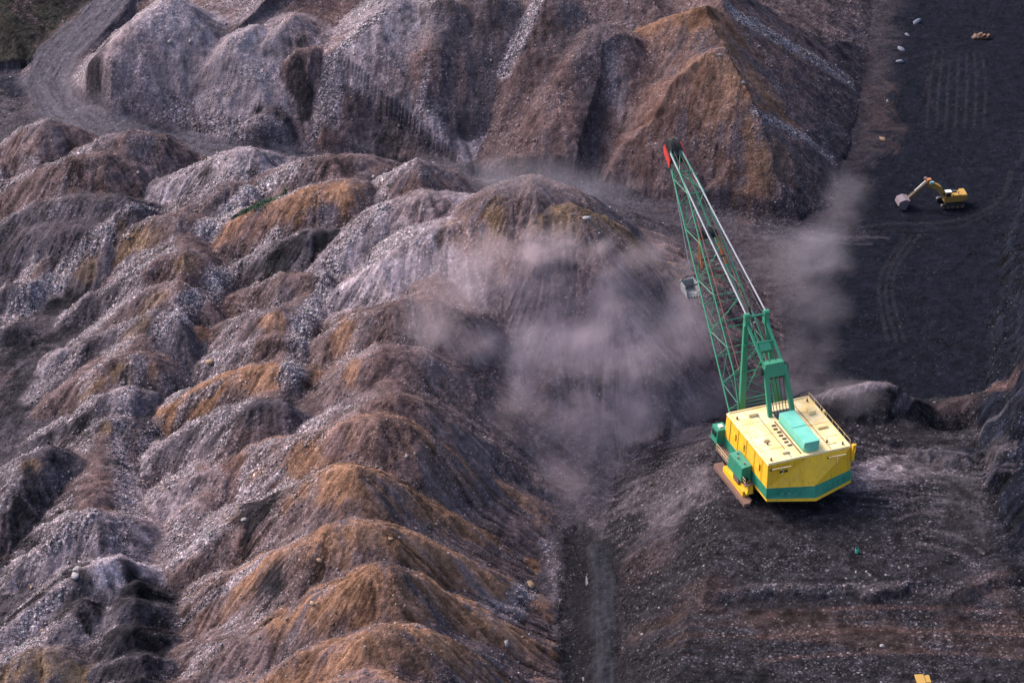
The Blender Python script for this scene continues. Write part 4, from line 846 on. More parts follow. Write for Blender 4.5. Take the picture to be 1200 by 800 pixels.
    for s in (1, -1):
        MB().prism([(40.2, s * 1.25, 29.3), (40.2, s * 1.42, 29.3), (42.6, s * 1.4, 30.9), (42.6, s * 1.2, 30.9)], [(40.2, s * 1.25, 30.7), (40.2, s * 1.42, 30.7), (42.5, s * 1.4, 32.2), (42.5, s * 1.2, 32.2)]).build('head_plate', M['red'], hd)
        MB().disc((42.4, s * .5, 31.7), (0, 1, 0), 1.25, .4, 20).build('sheave', M['black'], hd)
    MB().bar((42.4, 1.4, 31.7), (42.4, -1.4, 31.7), .4, n=8).build('sheave_pin', M['steel'], hd)
    # mast (front legs), gantry legs and sheave block
    heads = {s: (12.0, s * 1.5, 19.8) for s in (1, -1)}
    ms = MB().bar(heads[1], heads[-1], .3, n=8).build('mast', M['green'], T)
    gl = M['boomgreen']
    for s in (1, -1):
        MB().bar((8.6, s * 3.1, 3.6), (11.85, s * 1.62, 18.6), .95, .6, taper=.75).build('mast_leg', gl, ms)
        MB().prism([(11.5, s * 1.15, 18.3), (11.5, s * 1.85, 18.3), (12.4, s * 1.85, 18.3), (12.4, s * 1.15, 18.3)], [(11.7, s * 1.2, 20.2), (11.7, s * 1.8, 20.2), (12.3, s * 1.8, 20.2), (12.3, s * 1.2, 20.2)]).build('mast_head', gl, ms)
        MB().disc((12.0, s * 1.5, 20.0), (0, 1, 0), .42, .8, 14).build('sheave', gl, ms)
        MB().bar((11.8, s * 1.5, 18.9), (6.7, -.35 + s * 1.35, 14.9), .34, n=4).build('gantry_chord', gl, ms)
        MB().bar((6.3, -.5 + s * 1.45, 14.6), (3.9, -.75 + s * 1.75, 8.0), .62, .5).build('gantry_leg', gl, T)
    for z, x in ((16.0, 10.9), (12.0, 10.1), (8.0, 9.3)): MB().bar((x, 2.2 + (16 - z) * .06, z), (x, -2.2 - (16 - z) * .06, z), .22, n=6).build('mast_brace', gl, ms)
    for s in (1, -1): MB().bar((9.5, s * 2.6, 8.2), (10.8, -s * 1.9, 15.8), .18, n=6).build('mast_brace', gl, ms)
    MB().bar((9.3, 1.3, 17.0), (9.3, -1.5, 17.0), .25, n=6).build('mast_brace', gl, ms)
    MB().prism([(8.6, .9, 15.6), (8.6, -.9, 15.6), (9.6, -.8, 16.5), (9.6, .8, 16.5)], [(8.3, .9, 16.2), (8.3, -.9, 16.2), (9.3, -.8, 17.1), (9.3, .8, 17.1)]).build('equaliser', gl, ms)
    gb = MB().prism([(5.6, 1.25, 13.3), (5.6, -2.0, 13.3), (7.0, -2.0, 13.3), (7.0, 1.25, 13.3)], [(6.1, 1.1, 15.3), (6.1, -1.8, 15.3), (7.2, -1.8, 15.3), (7.2, 1.1, 15.3)]).build('sheave_block', gl, T, .06)
    for y in (1.55, -2.35): MB().disc((6.7, y, 14.1), (0, 1, 0), .65, .4, 16).build('sheave', M['black'], gb)
    for k in range(4): MB().disc((6.3, .7 - k * .7, 13.2), (0, 1, 0), .55, .22, 14).build('sheave', M['black'], gb)
    for k in range(5): MB().tube([(5.9, .75 - k * .6, 13.1), (4.0, .2 - k * .45, 8.1)], .06, 5).build('hoist_rope', M['darkrope'], T)
    # pendants from the mast to the boom head, hoist and drag ropes
    for s in (1, -1):
        MB().tube([(12.1, s * 1.5, 20.1), (26.5, s * 1.25, 25.5), (41.0, s * .95, 31.3)], .12, 6).build('boom_pendant', M['rope'], T)
        MB().tube([(12.1, s * 1.0, 20.0), (26.5, s * .85, 25.2), (41.0, s * .6, 31.2)], .06, 5).build('boom_pendant', M['darkrope'], T)
        MB().tube([(6.6, s * .5 - .35, 15.2), (26.9, s * .45, 24.6), (41.6, s * .42, 31.9)], .07, 5).build('hoist_rope', M['darkrope'], T)
    # rope guide on the boom
    g = MB().box((28.9, 0, 23.9), (1.0, 2.7, .8), 0, R(-38)).build('rope_guide', M['black'], T, .06)
    for s in (1, -1):
        MB().bar((27.6, s * 1.85, 20.9), (28.9, s * 1.35, 24.0), .36).build('guide_leg', M['orange'], g); MB().bar((26.3, s * 1.95, 20.0), (28.9, s * 1.35, 24.0), .30).build('guide_leg', M['orange'], g)
        MB().disc((29.0, s * .55, 24.3), (0, 1, 0), .75, .4, 14).build('sheave', M['black'], g)
    MB().bar((26.6, 1.9, 21.3), (26.6, -1.9, 21.3), .2).build('guide_beam', M['black'], g)
    # post on the boom with black stay
    MB().bar((17.6, -1.9, 14.2), (17.3, -1.5, 18.4), .16, n=6).build('stay_post', M['black'], bo); MB().bar((16.0, -2.0, 13.1), (17.3, -1.5, 18.4), .16, n=6).build('stay_post', M['black'], bo)
    MB().tube([(17.3, -1.5, 18.4), (7.2, -1.1, 15.0)], .09, 5).build('stay_rope', M['darkrope'], T)
    # ropes to the bucket
    MB().tube([(42.9, .45, 30.9), (33.6, .3, 14.9)], .06, 5).build('hoist_rope', M['rope'], T)
    MB().tube([(31.0, .0, 12.6), (22.0, .7, 11.9), (8.8, 2.2, 6.2)], .07, 5).build('drag_rope', M['darkrope'], T)
    MB().tube([(31.0, .3, 12.6), (22.0, 1.6, 12.2), (8.8, 3.0, 6.4)], .09, 5).build('drag_rope', M['darkrope'], T)
M['letter'] = paint('faded_lettering', (.05, .26, .19), wear=.8, worn=(.02, .2, .13), scale=4)
build_dragline(DL)

# dragline bucket hung below the boom
BK = empty('drag_bucket', DL.matrix_basis @ Vector((33.5, .3, 11.6)), R(110.3)); tag(BK, 'grey steel drag bucket hanging under the lattice boom', 'bucket')
def build_bucket(T):
    # open at the front (-x, towards the house)
    o = [(-1.7, 1.25), (1.3, 1.15), (1.3, -1.15), (-1.7, -1.25)]; th = .12
    MB().prism([(x, y, 0) for x, y in o], [(x, y, th) for x, y in o]).build('floor', M['steel'], T)
    for s in (1, -1):
        MB().prism([(-1.7, s * 1.25, .0), (1.3, s * 1.15, .0), (1.3, s * (1.15 - th), .0), (-1.7, s * (1.25 - th), .0)], [(-1.2, s * 1.35, 1.7), (1.6, s * 1.3, 1.9), (1.6, s * (1.3 - th), 1.9), (-1.2, s * (1.35 - th), 1.7)]).build('side_plate', M['steel'], T)
        MB().tube([(-1.1, s * 1.42, 1.5), (.0, s * .9, 3.4)], .07, 6).build('hoist_chain', M['black'], T); MB().tube([(1.4, s * 1.38, 1.6), (.0, s * .9, 3.4)], .07, 6).build('hoist_chain', M['black'], T)
    MB().prism([(1.3, 1.15, .0), (1.3, -1.15, .0), (1.18, -1.15, .0), (1.18, 1.15, 0)], [(1.6, 1.3, 1.9), (1.6, -1.3, 1.9), (1.48, -1.3, 1.9), (1.48, 1.3, 1.9)]).build('rear_plate', M['steel'], T)
    MB().bar((.0, .95, 3.4), (.0, -.95, 3.4), .18, n=8).build('spreader_bar', M['black'], T)
    MB().tube([(-1.3, 1.35, 1.65), (-1.35, 1.2, 2.3), (-1.35, -1.2, 2.3), (-1.3, -1.35, 1.65)], .13, 8).build('arch', M['black'], T)
    for k in range(5): MB().bar((-1.65, 1.0 - k * .5, .06), (-2.25, 1.0 - k * .5, -.05), .2, .14, taper=.4).build('tooth', M['black'], T)
    MB().tube([(-1.6, 1.2, .8), (-2.6, .0, 1.0), (-1.6, -1.2, .8)], .07, 6).build('drag_chain', M['black'], T)
build_bucket(BK); BK.scale = (.85, .85, .85)

# ------------------------------------------------------------------ hydraulic excavator on the coal floor
EX = empty('excavator', (79.58, 70.84, float(ground(79.58, 70.84)) - .05), R(188))
tag(EX, 'yellow crawler excavator on the black coal floor reaching out with its bucket down', 'excavator')
def build_excavator(T):
    for s in (1, -1):
        tr = MB(); pr = [(-2.3, .25), (-2.0, 0), (2.0, 0), (2.3, .25), (2.3, .75), (2.0, 1.0), (-2.0, 1.0), (-2.3, .75)]
        t_ = tr.prism([(x, s * 1.15, z) for x, z in pr], [(x, s * 1.8, z) for x, z in pr]).build('track', M['black'], T)
        for x in (-1.9, -.95, 0, .95, 1.9): MB().disc((x, s * 1.82, .45), (0, 1, 0), .34, .1, 12).build('track_roller', M['tan'], t_)
    MB().box((0, 0, .8), (2.2, 2.3, .7)).build('undercarriage', M['black'], T)
    up = MB().prism([(1.6, 1.4, 1.25), (-2.0, 1.4, 1.25), (-2.8, .8, 1.25), (-2.8, -.8, 1.25), (-2.0, -1.4, 1.25), (1.6, -1.4, 1.25)], [(1.6, 1.35, 2.2), (-2.0, 1.35, 2.35), (-2.8, .8, 2.35), (-2.8, -.8, 2.35), (-2.0, -1.35, 2.35), (1.6, -1.35, 2.2)]).build('upper_body', M['mineyellow'], T, .06)
    MB().box((-2.35, 0, 2.1), (1.1, 2.7, 1.3)).build('counterweight', M['mineyellow'], T, .12)
    MB().box((-.9, .75, 2.5), (1.7, 1.1, .45)).build('engine_cover', M['mineyellow'], up, .05); MB().bar((-1.2, .9, 2.7), (-1.2, .9, 3.3), .16, n=8).build('exhaust_pipe', M['black'], up)
    MB().box((-.6, -.8, 2.45), (1.4, .9, .3)).build('engine_cover', M['black'], up, .05)
    cb = MB().prism([(1.7, .35, 2.2), (.3, .35, 2.2), (.3, 1.4, 2.2), (1.7, 1.4, 2.2)], [(1.45, .4, 3.5), (.3, .4, 3.5), (.3, 1.35, 3.5), (1.45, 1.35, 3.5)]).build('cab', M['mineyellow'], T, .05)
    MB().box((.9, .88, 3.54), (1.2, 1.0, .08)).build('cab_roof', M['white'], cb); MB().box((1.6, .88, 2.95), (.06, .85, .8), 0, R(-11)).build('window', M['glass'], cb)
    MB().box((.95, 1.4, 2.95), (.8, .06, .7)).build('window', M['glass'], cb)
    bm_ = MB()
    pts = [(1.3, 1.9), (2.6, 3.9), (4.6, 5.0)]
    for (a, c), (b, d) in zip(pts[:-1], pts[1:]): bm_.bar((a, -.25, c), (b, -.25, d), .75, 1.1)
    bo = bm_.build('boom', M['mineyellow'], T)
    for s in (1, -1): MB().bar((1.6, -.25 + s * .5, 1.7), (2.7, -.25 + s * .42, 3.7), .22, n=8).build('boom_cylinder', M['steel'], bo)
    MB().bar((2.9, -.25, 4.5), (4.7, -.25, 5.9), .22, n=8).build('stick_cylinder', M['steel'], bo)
    MB().box((4.55, -.25, 5.35), (.9, .9, 1.2)).build('elbow', M['orange'], bo, .08); MB().box((4.2, .4, 5.4), (.7, .5, .5)).build('lamp_box', M['teal'], bo); MB().box((5.1, -.8, 5.8), (.5, .5, .4)).build('lamp_box', M['dusty'], bo)
    st = MB().bar((4.5, -.25, 5.3), (8.3, -.25, 1.6), .7, .95, taper=.8).build('stick', M['tan'], T)
    MB().bar((5.2, -.25, 5.6), (7.2, -.25, 3.5), .2, n=8).build('bucket_cylinder', M['white'], st); MB().bar((7.2, -.25, 3.5), (8.4, -.25, 2.5), .16, n=6).build('bucket_link', M['tan'], st)
    # bucket: curved shell
    prof = [(8.2, 2.0), (9.2, 2.3), (10.2, 1.9), (10.5, 1.0), (10.0, .25), (9.0, .05)]
    bk = MB(); inn = [(8.35, 1.85), (9.2, 2.1), (10.05, 1.75), (10.3, 1.0), (9.9, .4), (9.05, .2)]
    n = len(prof); vs = []
    for y in (1.05, -1.55): vs += [(x, y, z) for x, z in prof] + [(x, y, z) for x, z in inn]
    fs = []
    for i in range(n - 1): fs += [(i, i + 1, 2 * n + i + 1, 2 * n + i), (n + i, 3 * n + i, 3 * n + i + 1, n + i + 1)]
    bk.add(vs, fs)
    bk.add([(x, 1.06, z) for x, z in prof] + [(x, .95, z) for x, z in prof], [tuple(range(n)), tuple(range(2 * n - 1, n - 1, -1))] + [(i, (i + 1) % n, n + (i + 1) % n, n + i) for i in range(n)])
    bk.add([(x, -1.56, z) for x, z in prof] + [(x, -1.45, z) for x, z in prof], [tuple(range(n)), tuple(range(2 * n - 1, n - 1, -1))] + [(i, (i + 1) % n, n + (i + 1) % n, n + i) for i in range(n)])
    b_ = bk.build('bucket', M['dusty'], T)
    for k in range(5): MB().bar((9.05, .9 - k * .57, .1), (8.5, .9 - k * .57, -.05), .16, .12, taper=.5).build('tooth', M['dusty'], b_)
build_excavator(EX); EX.scale = (.95, .95, .92)

# ------------------------------------------------------------------ bulldozer at the near edge of the lower bench
BD = empty('bulldozer', (51.15, -82.3, float(ground(51.15, -82.3)) - .05), R(-86))
tag(BD, 'yellow bulldozer roof peeping in at the bottom edge of the picture', 'bulldozer')
def build_dozer(T):
    for s in (1, -1):
        pr = [(-2.2, .3), (-1.9, 0), (1.9, 0), (2.2, .3), (2.2, .8), (1.8, 1.1), (-1.6, 1.2), (-2.2, .8)]
        MB().prism([(x, s * .85, z) for x, z in pr], [(x, s * 1.4, z) for x, z in pr]).build('track', M['black'], T)
    MB().box((.3, 0, 1.2), (3.6, 1.6, 1.0)).build('body', M['mineyellow'], T, .06)
    MB().box((1.4, 0, 1.85), (1.7, 1.2, .7)).build('engine_hood', M['mineyellow'], T, .08)
    cb = MB().prism([(.5, .85, 1.7), (-1.3, .85, 1.7), (-1.3, -.85, 1.7), (.5, -.85, 1.7)], [(.35, .8, 3.0), (-1.2, .8, 3.0), (-1.2, -.8, 3.0), (.35, -.8, 3.0)]).build('cab', M['mineyellow'], T)
    MB().box((-.45, -.35, 3.09), (1.8, 1.15, .14)).build('cab_roof', M['mineyellow'], cb, .04); MB().box((-.5, .6, 3.04), (1.3, .6, .08)).build('cab_roof', M['mineyellow'], cb)
    for s in (1, -1): MB().box((-.45, s * .86, 2.4), (1.2, .06, .8)).build('window', M['glass'], cb)
    for y in (.42, -.42): MB().box((.46, y, 2.4), (.06, .65, .8), 0, R(-6)).build('window', M['glass'], cb); MB().box((-1.28, y, 2.4), (.06, .65, .8)).build('window', M['glass'], cb)
    MB().bar((1.5, .3, 2.1), (1.5, .3, 3.2), .14, n=8).build('exhaust_pipe', M['black'], T)
    MB().prism([(2.9, 1.9, .1), (2.7, 1.9, .1), (2.7, -1.9, .1), (2.9, -1.9, .1)], [(3.1, 1.9, 1.4), (2.85, 1.9, 1.4), (2.85, -1.9, 1.4), (3.1, -1.9, 1.4)]).build('blade', M['steel'], T)
    for s in (1, -1): MB().bar((-.2, s * 1.6, .6), (2.8, s * 1.6, .5), .25).build('push_arm', M['mineyellow'], T)
    MB().bar((-2.1, 0, 1.2), (-3.0, 0, .5), .35).build('ripper', M['black'], T)
build_dozer(BD)

# ------------------------------------------------------------------ loose stones: the largest as single boulders, the rest as one mass per place
rs = np.random.RandomState(21)
def ico(n_sub=0):
    bm = bmesh.new(); bmesh.ops.create_icosphere(bm, subdivisions=1 + n_sub, radius=1); v = np.array([q.co[:] for q in bm.verts]); f = np.array([[l.index for l in q.verts] for q in bm.faces]); bm.free(); return v, f
octv = np.array([(1, 0, 0), (-1, 0, 0), (0, 1, 0), (0, -1, 0), (0, 0, 1), (0, 0, -1)], float); octf = np.array([(0, 2, 4), (2, 1, 4), (1, 3, 4), (3, 0, 4), (2, 0, 5), (1, 2, 5), (3, 1, 5), (0, 3, 5)])
icov, icof = ico()
dens = np.clip(.045 + 1.0 * GRAV + .08 * sstep(.2, 1.0, valley) + .10 * steep * sstep(.5, .7, n_md), 0, 1.5) * (.35 + 1.3 * sstep(.38, .62, n_hi))
dens = dens * (1 - .72 * KM) * (1 - .9 * tr1); dens = np.where(onroad & (X < 35), .02, dens); dens = np.where(RG == 2, .06 * dens, dens); dens = np.where((RG == 3) & (slope < .35), .12 * dens, dens); dens = np.where(RG == 8, .15 * dens, dens); dens = np.where(RG == 4, .5 * dens, dens); dens = np.where(RG == 7, .3 * dens, dens)
infine = (X > FX0 + 2) & (X < FX1 - 2) & (Y > FY0 + 2) & (Y < FY1 - 2)
infine &= np.abs(X) < 12 + .26 * (Y + 313)
dens = dens * infine * ((dgx[None, :] * dgy[:, None]) / .1); cum = np.cumsum(dens.ravel(), dtype=np.float64); cum /= cum[-1]
def scatter(n):
    i = np.searchsorted(cum, rs.rand(n)); a, b = np.unravel_index(i, H.shape); a = np.clip(a, 0, NYg - 2); b = np.clip(b, 0, NXg - 2)
    x = gx[b] + rs.rand(n) * dgx[b]; y = gy[a] + rs.rand(n) * dgy[a]
    return x, y, ground(x, y), RG[a, b], C[a, b]
ROCKC = np.array([(.36, .32, .33), (.30, .265, .275), (.42, .38, .38), (.20, .17, .18), (.10, .085, .09), (.33, .22, .13), (.24, .15, .11)])
def rock_colours(n, soil):
    c = .74 * ROCKC[rs.choice(len(ROCKC), n, p=[.27, .25, .11, .15, .12, .05, .05])] * (.75 + .5 * rs.rand(n, 1))
    lum = soil.mean(1)[:, None]; return (c * .72 + np.clip(soil * 1.9, 0, .5) * .28) * np.clip(lum / .10, .28, 1.05)
def stones(x, y, z, size, col, tv, tf, name):
    n = len(x); k = len(tv); q = rs.randn(n, 4); q /= np.linalg.norm(q, axis=1)[:, None]; w_, a, b, c = q.T
    Rm = np.stack([1 - 2 * (b * b + c * c), 2 * (a * b - c * w_), 2 * (a * c + b * w_), 2 * (a * b + c * w_), 1 - 2 * (a * a + c * c), 2 * (b * c - a * w_), 2 * (a * c - b * w_), 2 * (b * c + a * w_), 1 - 2 * (a * a + b * b)], -1).reshape(n, 3, 3)
    P = tv[None] * (.7 + .6 * rs.rand(n, k, 1)) * (np.array([1, .8, .6]) * (.8 + .4 * rs.rand(n, 1, 3)))
    P = np.einsum('nij,nkj->nki', Rm, P) * size[:, None, None] + np.stack([x, y, z + size * .25], -1)[:, None]
    F = (tf[None] + (np.arange(n) * k)[:, None, None]).reshape(-1, 3)
    me = np_mesh(name, P.reshape(-1, 3), F, np.repeat(col, k, 0), smooth=False)
    o = link(bpy.data.objects.new(name, me), None, M['rock']); return o
x, y, z, rg, sc = scatter(115000)
size = np.clip(.09 * np.exp(rs.randn(len(x)) * .5), .05, .42)
isC = (rg == 0) | ((rg >= NR) & (np.array([r_[0] == 'C' for r_ in RIDGES] + [False])[np.clip(rg - NR, -1, len(RIDGES) - 1)])); isR = (rg == 5) | (rg == 6) | ((rg >= NR) & ~isC & (y > 30))
col = rock_colours(len(x), sc)
for nm, m, lab in (('loose_stones', isC, 'loose grey and ochre stones strewn over the spoil mounds in the middle and left'), ('loose_stones', isR, 'loose pale stones strewn over the rear spoil slopes'), ('loose_stones', ~isC & ~isR, 'loose stones on the benches, the pit floor and the highwall')):
    tag(stones(x[m], y[m], z[m], size[m], col[m], octv, octf, nm), lab, 'stones', kind='stuff')
# boulders
def rock_variant(i):
    v = icov * (.55 + .75 * rs.rand(len(icov), 1)) * np.array([1, .78 + .2 * rs.rand(), .58 + .25 * rs.rand()])
    me = np_mesh('boulder', v, icof, smooth=False); return me
BM = {}
STONE = dict(pale=stone_material('pale_stone', (.27, .235, .24)), grey=stone_material('grey_stone', (.22, .19, .20)), ochre=stone_material('ochre_stone', (.27, .175, .11)), blue=stone_material('blue_grey_stone', (.14, .145, .19)), dark=stone_material('black_stone', (.05, .045, .05)))
for k in STONE:
    BM[k] = [rock_variant(i) for i in range(6)]
    for me in BM[k]: me.materials.append(STONE[k])
def boulder(x, y, r, kind, label, group, sq=1.0):
    o = bpy.data.objects.new('boulder', BM[kind][rs.randint(6)]); S.collection.objects.link(o)
    o.location = (x, y, float(ground(x, y)) + r * .08); o.scale = (r * (.8 + .5 * rs.rand()), r * (.7 + .4 * rs.rand()), r * .85); o.rotation_euler = (rs.rand() * .6 - .3, rs.rand() * .6 - .3, rs.rand() * 6.28)
    tag(o, label, 'boulder', group); return o
boulder(-59.3, -51.7, 0.8, 'pale', 'pale block beside the black gully at the lower left, upper of two', None)
boulder(-59.2, -54.2, 0.75, 'pale', 'pale block beside the black gully at the lower left, lower of two', None)
boulder(-37.0, -44.7, 0.55, 'pale', 'pale stone on the orange mound left of its crest', None)
boulder(-14.6, -38.7, 0.5, 'pale', 'white stone on the dark brown mound below the dust', None)
boulder(-25.0, -62.8, 0.5, 'ochre', 'ochre stone on the black flank of a front mound', None)
boulder(-25.5, -69.5, 0.5, 'ochre', 'ochre stone low on the black flank near the bottom', None)
boulder(11.8, 16.1, 0.8, 'pale', 'long pale stone on the ochre crest of the tallest mound', None)
boulder(-63.2, 92.9, 0.7, 'pale', 'white stone high on the grey rear slope, left of a pair', None)
boulder(-59.5, 93.6, 0.7, 'pale', 'white stone high on the grey rear slope, right of a pair', None)
boulder(37.8, 85.8, 0.5, 'pale', 'pale stone near the top of the orange rear cone', None)
boulder(41.8, 82.1, 0.7, 'pale', 'pale stone on the right flank of the orange rear cone', None)
boulder(85.0, 150.1, 0.95, 'blue', 'large blue-grey rock at the edge of the coal pit, farthest', None)
boulder(82.0, 143.7, 0.6, 'blue', 'small blue-grey rock at the pit edge between two larger ones', None)
boulder(79.9, 136.6, 0.85, 'blue', 'blue-grey rock on the pit edge beside the ragged one', None)
boulder(78.8, 130.8, 0.95, 'blue', 'ragged blue-white rock at the pit edge, nearest of four', None)
boulder(70.8, 96.3, 0.9, 'ochre', 'tan rock lump at the toe of the spoil near the pit', None)
boulder(73.8, 112.8, 0.5, 'blue', 'grey rock at the pit edge above the tan lump', None)
boulder(45.8, -57.9, 0.28, 'pale', 'pale stone on the bench edge nearest the green drum', None)
boulder(47.2, -57.8, 0.28, 'pale', 'pale stone on the bench edge, second from the green drum', None)
boulder(47.6, -58.6, 0.25, 'pale', 'pale stone on the bench edge, third from the green drum', None)
boulder(49.7, -58.6, 0.25, 'pale', 'pale stone alone on the bench edge right of three', None)
boulder(47.6, -71.9, 0.55, 'pale', 'pale stone in the brown lower bench left of the bulldozer', None)
boulder(2.5, -48.5, 0.75, 'ochre', 'pinkish ochre block in the rubble at the foot of the front mounds', None)
boulder(-0.7, -67.3, 0.7, 'pale', 'pale block in the rubble near the bottom of the front mounds', None)
boulder(1.0, -54.8, 0.5, 'grey', 'grey block in the rubble beside the pinkish one', None)
boulder(-23.2, 42.2, 0.6, 'pale', 'white stone on the left shoulder of the dark back mound', None)
boulder(-25.2, 27.7, 0.6, 'pale', 'white stone high in the grey scree run', None)
boulder(-20.7, 27.7, 0.7, 'pale', 'white stone at the head of the grey scree run', None)
boulder(-64.3, 53.0, 0.55, 'pale', 'white stone on the dark mound at the upper left', None)
boulder(-46.5, -0.3, 0.8, 'ochre', 'pale ochre block on the grey mound of the second row', None)
nb = 230; x, y, z, rg, sc = scatter(nb * 3)
ok = (rg != 1) & (rg != 2) & (np.hypot(x - 38.5, y + 36.1) > 13); x, y, rg = x[ok][:nb], y[ok][:nb], rg[ok][:nb]
PLACE = {'C': ('among the spoil mounds of the central bank', 'boulders on the central spoil bank'), 'R': ('on the slopes of the rear spoil bank', 'boulders on the rear spoil bank'), 'B': ('on the benches beside the dragline', 'boulders on the benches')}
def spot(bk, x, y):
    if bk == 'R': return 'on the grey rear slopes above the haul road' if x < -15 else ('on the brown rear slopes behind the tall mound' if x < 20 else 'on the orange rear cones beyond the boom')
    if bk == 'B': return 'on the rubble slope between trench and dragline' if x < 24 else 'on the benches beside the dragline'
    if x < -48: return 'in the far left rows of mounds, lower part' if y < -20 else ('in the far left rows of mounds, middle part' if y < 30 else 'among the dark mounds at the upper left')
    if y < -28: return 'on the orange front mounds left of the trench'
    return 'on the tall middle mound and its dusty slope' if x > -12 else 'on the scree and mounds left of the tall mound'
for i in range(len(x)):
    bk = RIDGES[rg[i] - NR][0] if rg[i] >= NR else {0: 'C', 5: 'R', 6: 'R'}.get(int(rg[i]), 'B')
    bk = 'B' if bk == 'W' else bk
    kd = ['pale', 'pale', 'pale', 'grey', 'ochre'][rs.randint(5)]
    boulder(x[i], y[i], float(np.clip(.27 * math.exp(rs.randn() * .3), .18, .5)), kd, '%s boulder %s' % ({'pale': 'small pale grey', 'grey': 'small mid grey', 'ochre': 'small ochre'}[kd], spot(bk, x[i], y[i])), PLACE[bk][1])

# ------------------------------------------------------------------ grass strip on the orange mound
def grass():
    P = np.array([(-37.7, 41.2), (-39.8, 36.6), (-42.6, 36.0), (-46.4, 35.5)]); V_, F_, = [], []
    t = rs.rand(1500); seg = np.minimum((t * (len(P) - 1)).astype(int), len(P) - 2); u = t * (len(P) - 1) - seg
    cx = P[seg] * (1 - u[:, None]) + P[seg + 1] * u[:, None]
    wd = .75 * np.sin(np.pi * np.clip(t, .04, .96)) + .1
    px = cx[:, 0] + rs.randn(1500) * wd * .5; py = cx[:, 1] + rs.randn(1500) * wd * .7; pz = ground(px, py)
    an = rs.rand(1500) * 6.28; hh = .15 + .25 * rs.rand(1500)
    for k in range(1500):
        ca, sa = math.cos(an[k]) * .12, math.sin(an[k]) * .12; b = len(V_)
        V_ += [(px[k] - ca, py[k] - sa, pz[k] - .03), (px[k] + ca, py[k] + sa, pz[k] - .03), (px[k] + sa * 1.5, py[k] - ca * 1.5, pz[k] + hh[k])]; F_.append((b, b + 1, b + 2))
    me = bpy.data.meshes.new('grass'); me.from_pydata(V_, [], F_); t_ = NT('grass_blades')
    n = t_.noise(1.5, 3, .6, t_.n('NewGeometry').outputs['Position']); t_.l(t_.mix(t_.ramp(n, (.35, 0), (.65, 1)), (.06, .115, .055), (.09, .13, .07)), t_.b.inputs['Base Color']); t_.b.inputs['Roughness'].default_value = .8
    tag(link(bpy.data.objects.new('grass', me), None, t_.m), 'narrow strip of green grass along the top of the orange spoil mound', 'grass', kind='stuff')
grass()
# ------------------------------------------------------------------ puddle in the trench, green drum, rusty scrap
def puddle(x, y, lx, ly, lab, rz=0.0):
    n = 22; V_ = [(0, 0, 0)]; ph = rs.rand(3) * 6
    for k in range(n):
        a = 2 * math.pi * k / n; q = 1 + .18 * math.sin(2 * a + ph[0]) + .12 * math.sin(5 * a + ph[1]); V_.append((lx * q * math.cos(a), ly * q * math.sin(a), 0))
    me = bpy.data.meshes.new('puddle'); me.from_pydata(V_, [], [(0, 1 + k, 1 + (k + 1) % n) for k in range(n)])
    o = link(bpy.data.objects.new('puddle', me), None, M['water']); zz = [float(ground(x + v[0], y + v[1])) for v in V_]; o.location = (x, y, sorted(zz)[int(len(zz) * .6)]); o.rotation_euler = (0, 0, rz)
    o['kind'] = 'structure'; o['label'] = lab; return o
t_ = NT('muddy_water'); t_.b.inputs['Base Color'].default_value = (.13, .12, .13, 1); t_.b.inputs['Roughness'].default_value = .12; M['water'] = t_.m
puddle(10.49, -45.92, .2, 1.6, 'thin pale puddle lying along the dark trench')
puddle(9.37, -67.27, .2, .6, 'small pale puddle in the trench at the bottom edge')
def drum(x, y):
    T = empty('oil_drum', (x, y, float(ground(x, y)) - .03)); T.scale = (.75, .75, .75); tag(T, 'small green drum standing alone on the dark bench', 'drum')
    b = MB().bar((0, 0, 0), (0, 0, .88), .62, n=20).build('drum_body', M['teal2'], T, smooth=False)
    for z in (.02, .3, .6, .86): MB().bar((0, 0, z - .02), (0, 0, z + .02), .66, n=20).build('rib', M['teal2'], b)
    MB().bar((.18, 0, .88), (.18, 0, .92), .1, n=10).build('bung', M['steel'], b)
M['teal2'] = paint('drum_green', (.05, .42, .30), wear=.1)
drum(46.45, -53.47)
def scrap(x, y):
    T = empty('scrap_heap', (x, y, float(ground(x, y)))); tag(T, 'low heap of rusty brown debris at the top right of the coal pit', 'debris')
    for k in range(9):
        a = rs.rand() * 6.28; m_ = MB().bar((-1.4 + k * .38, -.5 + rs.rand() * .6, .05), (-1.0 + k * .36 + rs.rand(), -.2 + rs.rand() * .8, .5 + .6 * rs.rand()), .35 + .3 * rs.rand(), .2 + .3 * rs.rand())
        m_.build('rusty_piece', M['rust2'] if k % 3 else M['tan'], T)
    MB().box((0, .2, .25), (3.0, 1.0, .5), .35).build('base_lump', M['tan'], T, .12)
M['rust2'] = paint('orange_rust', (.13, .06, .035), wear=.4, rough=.9)
scrap(96.58, 142.12)

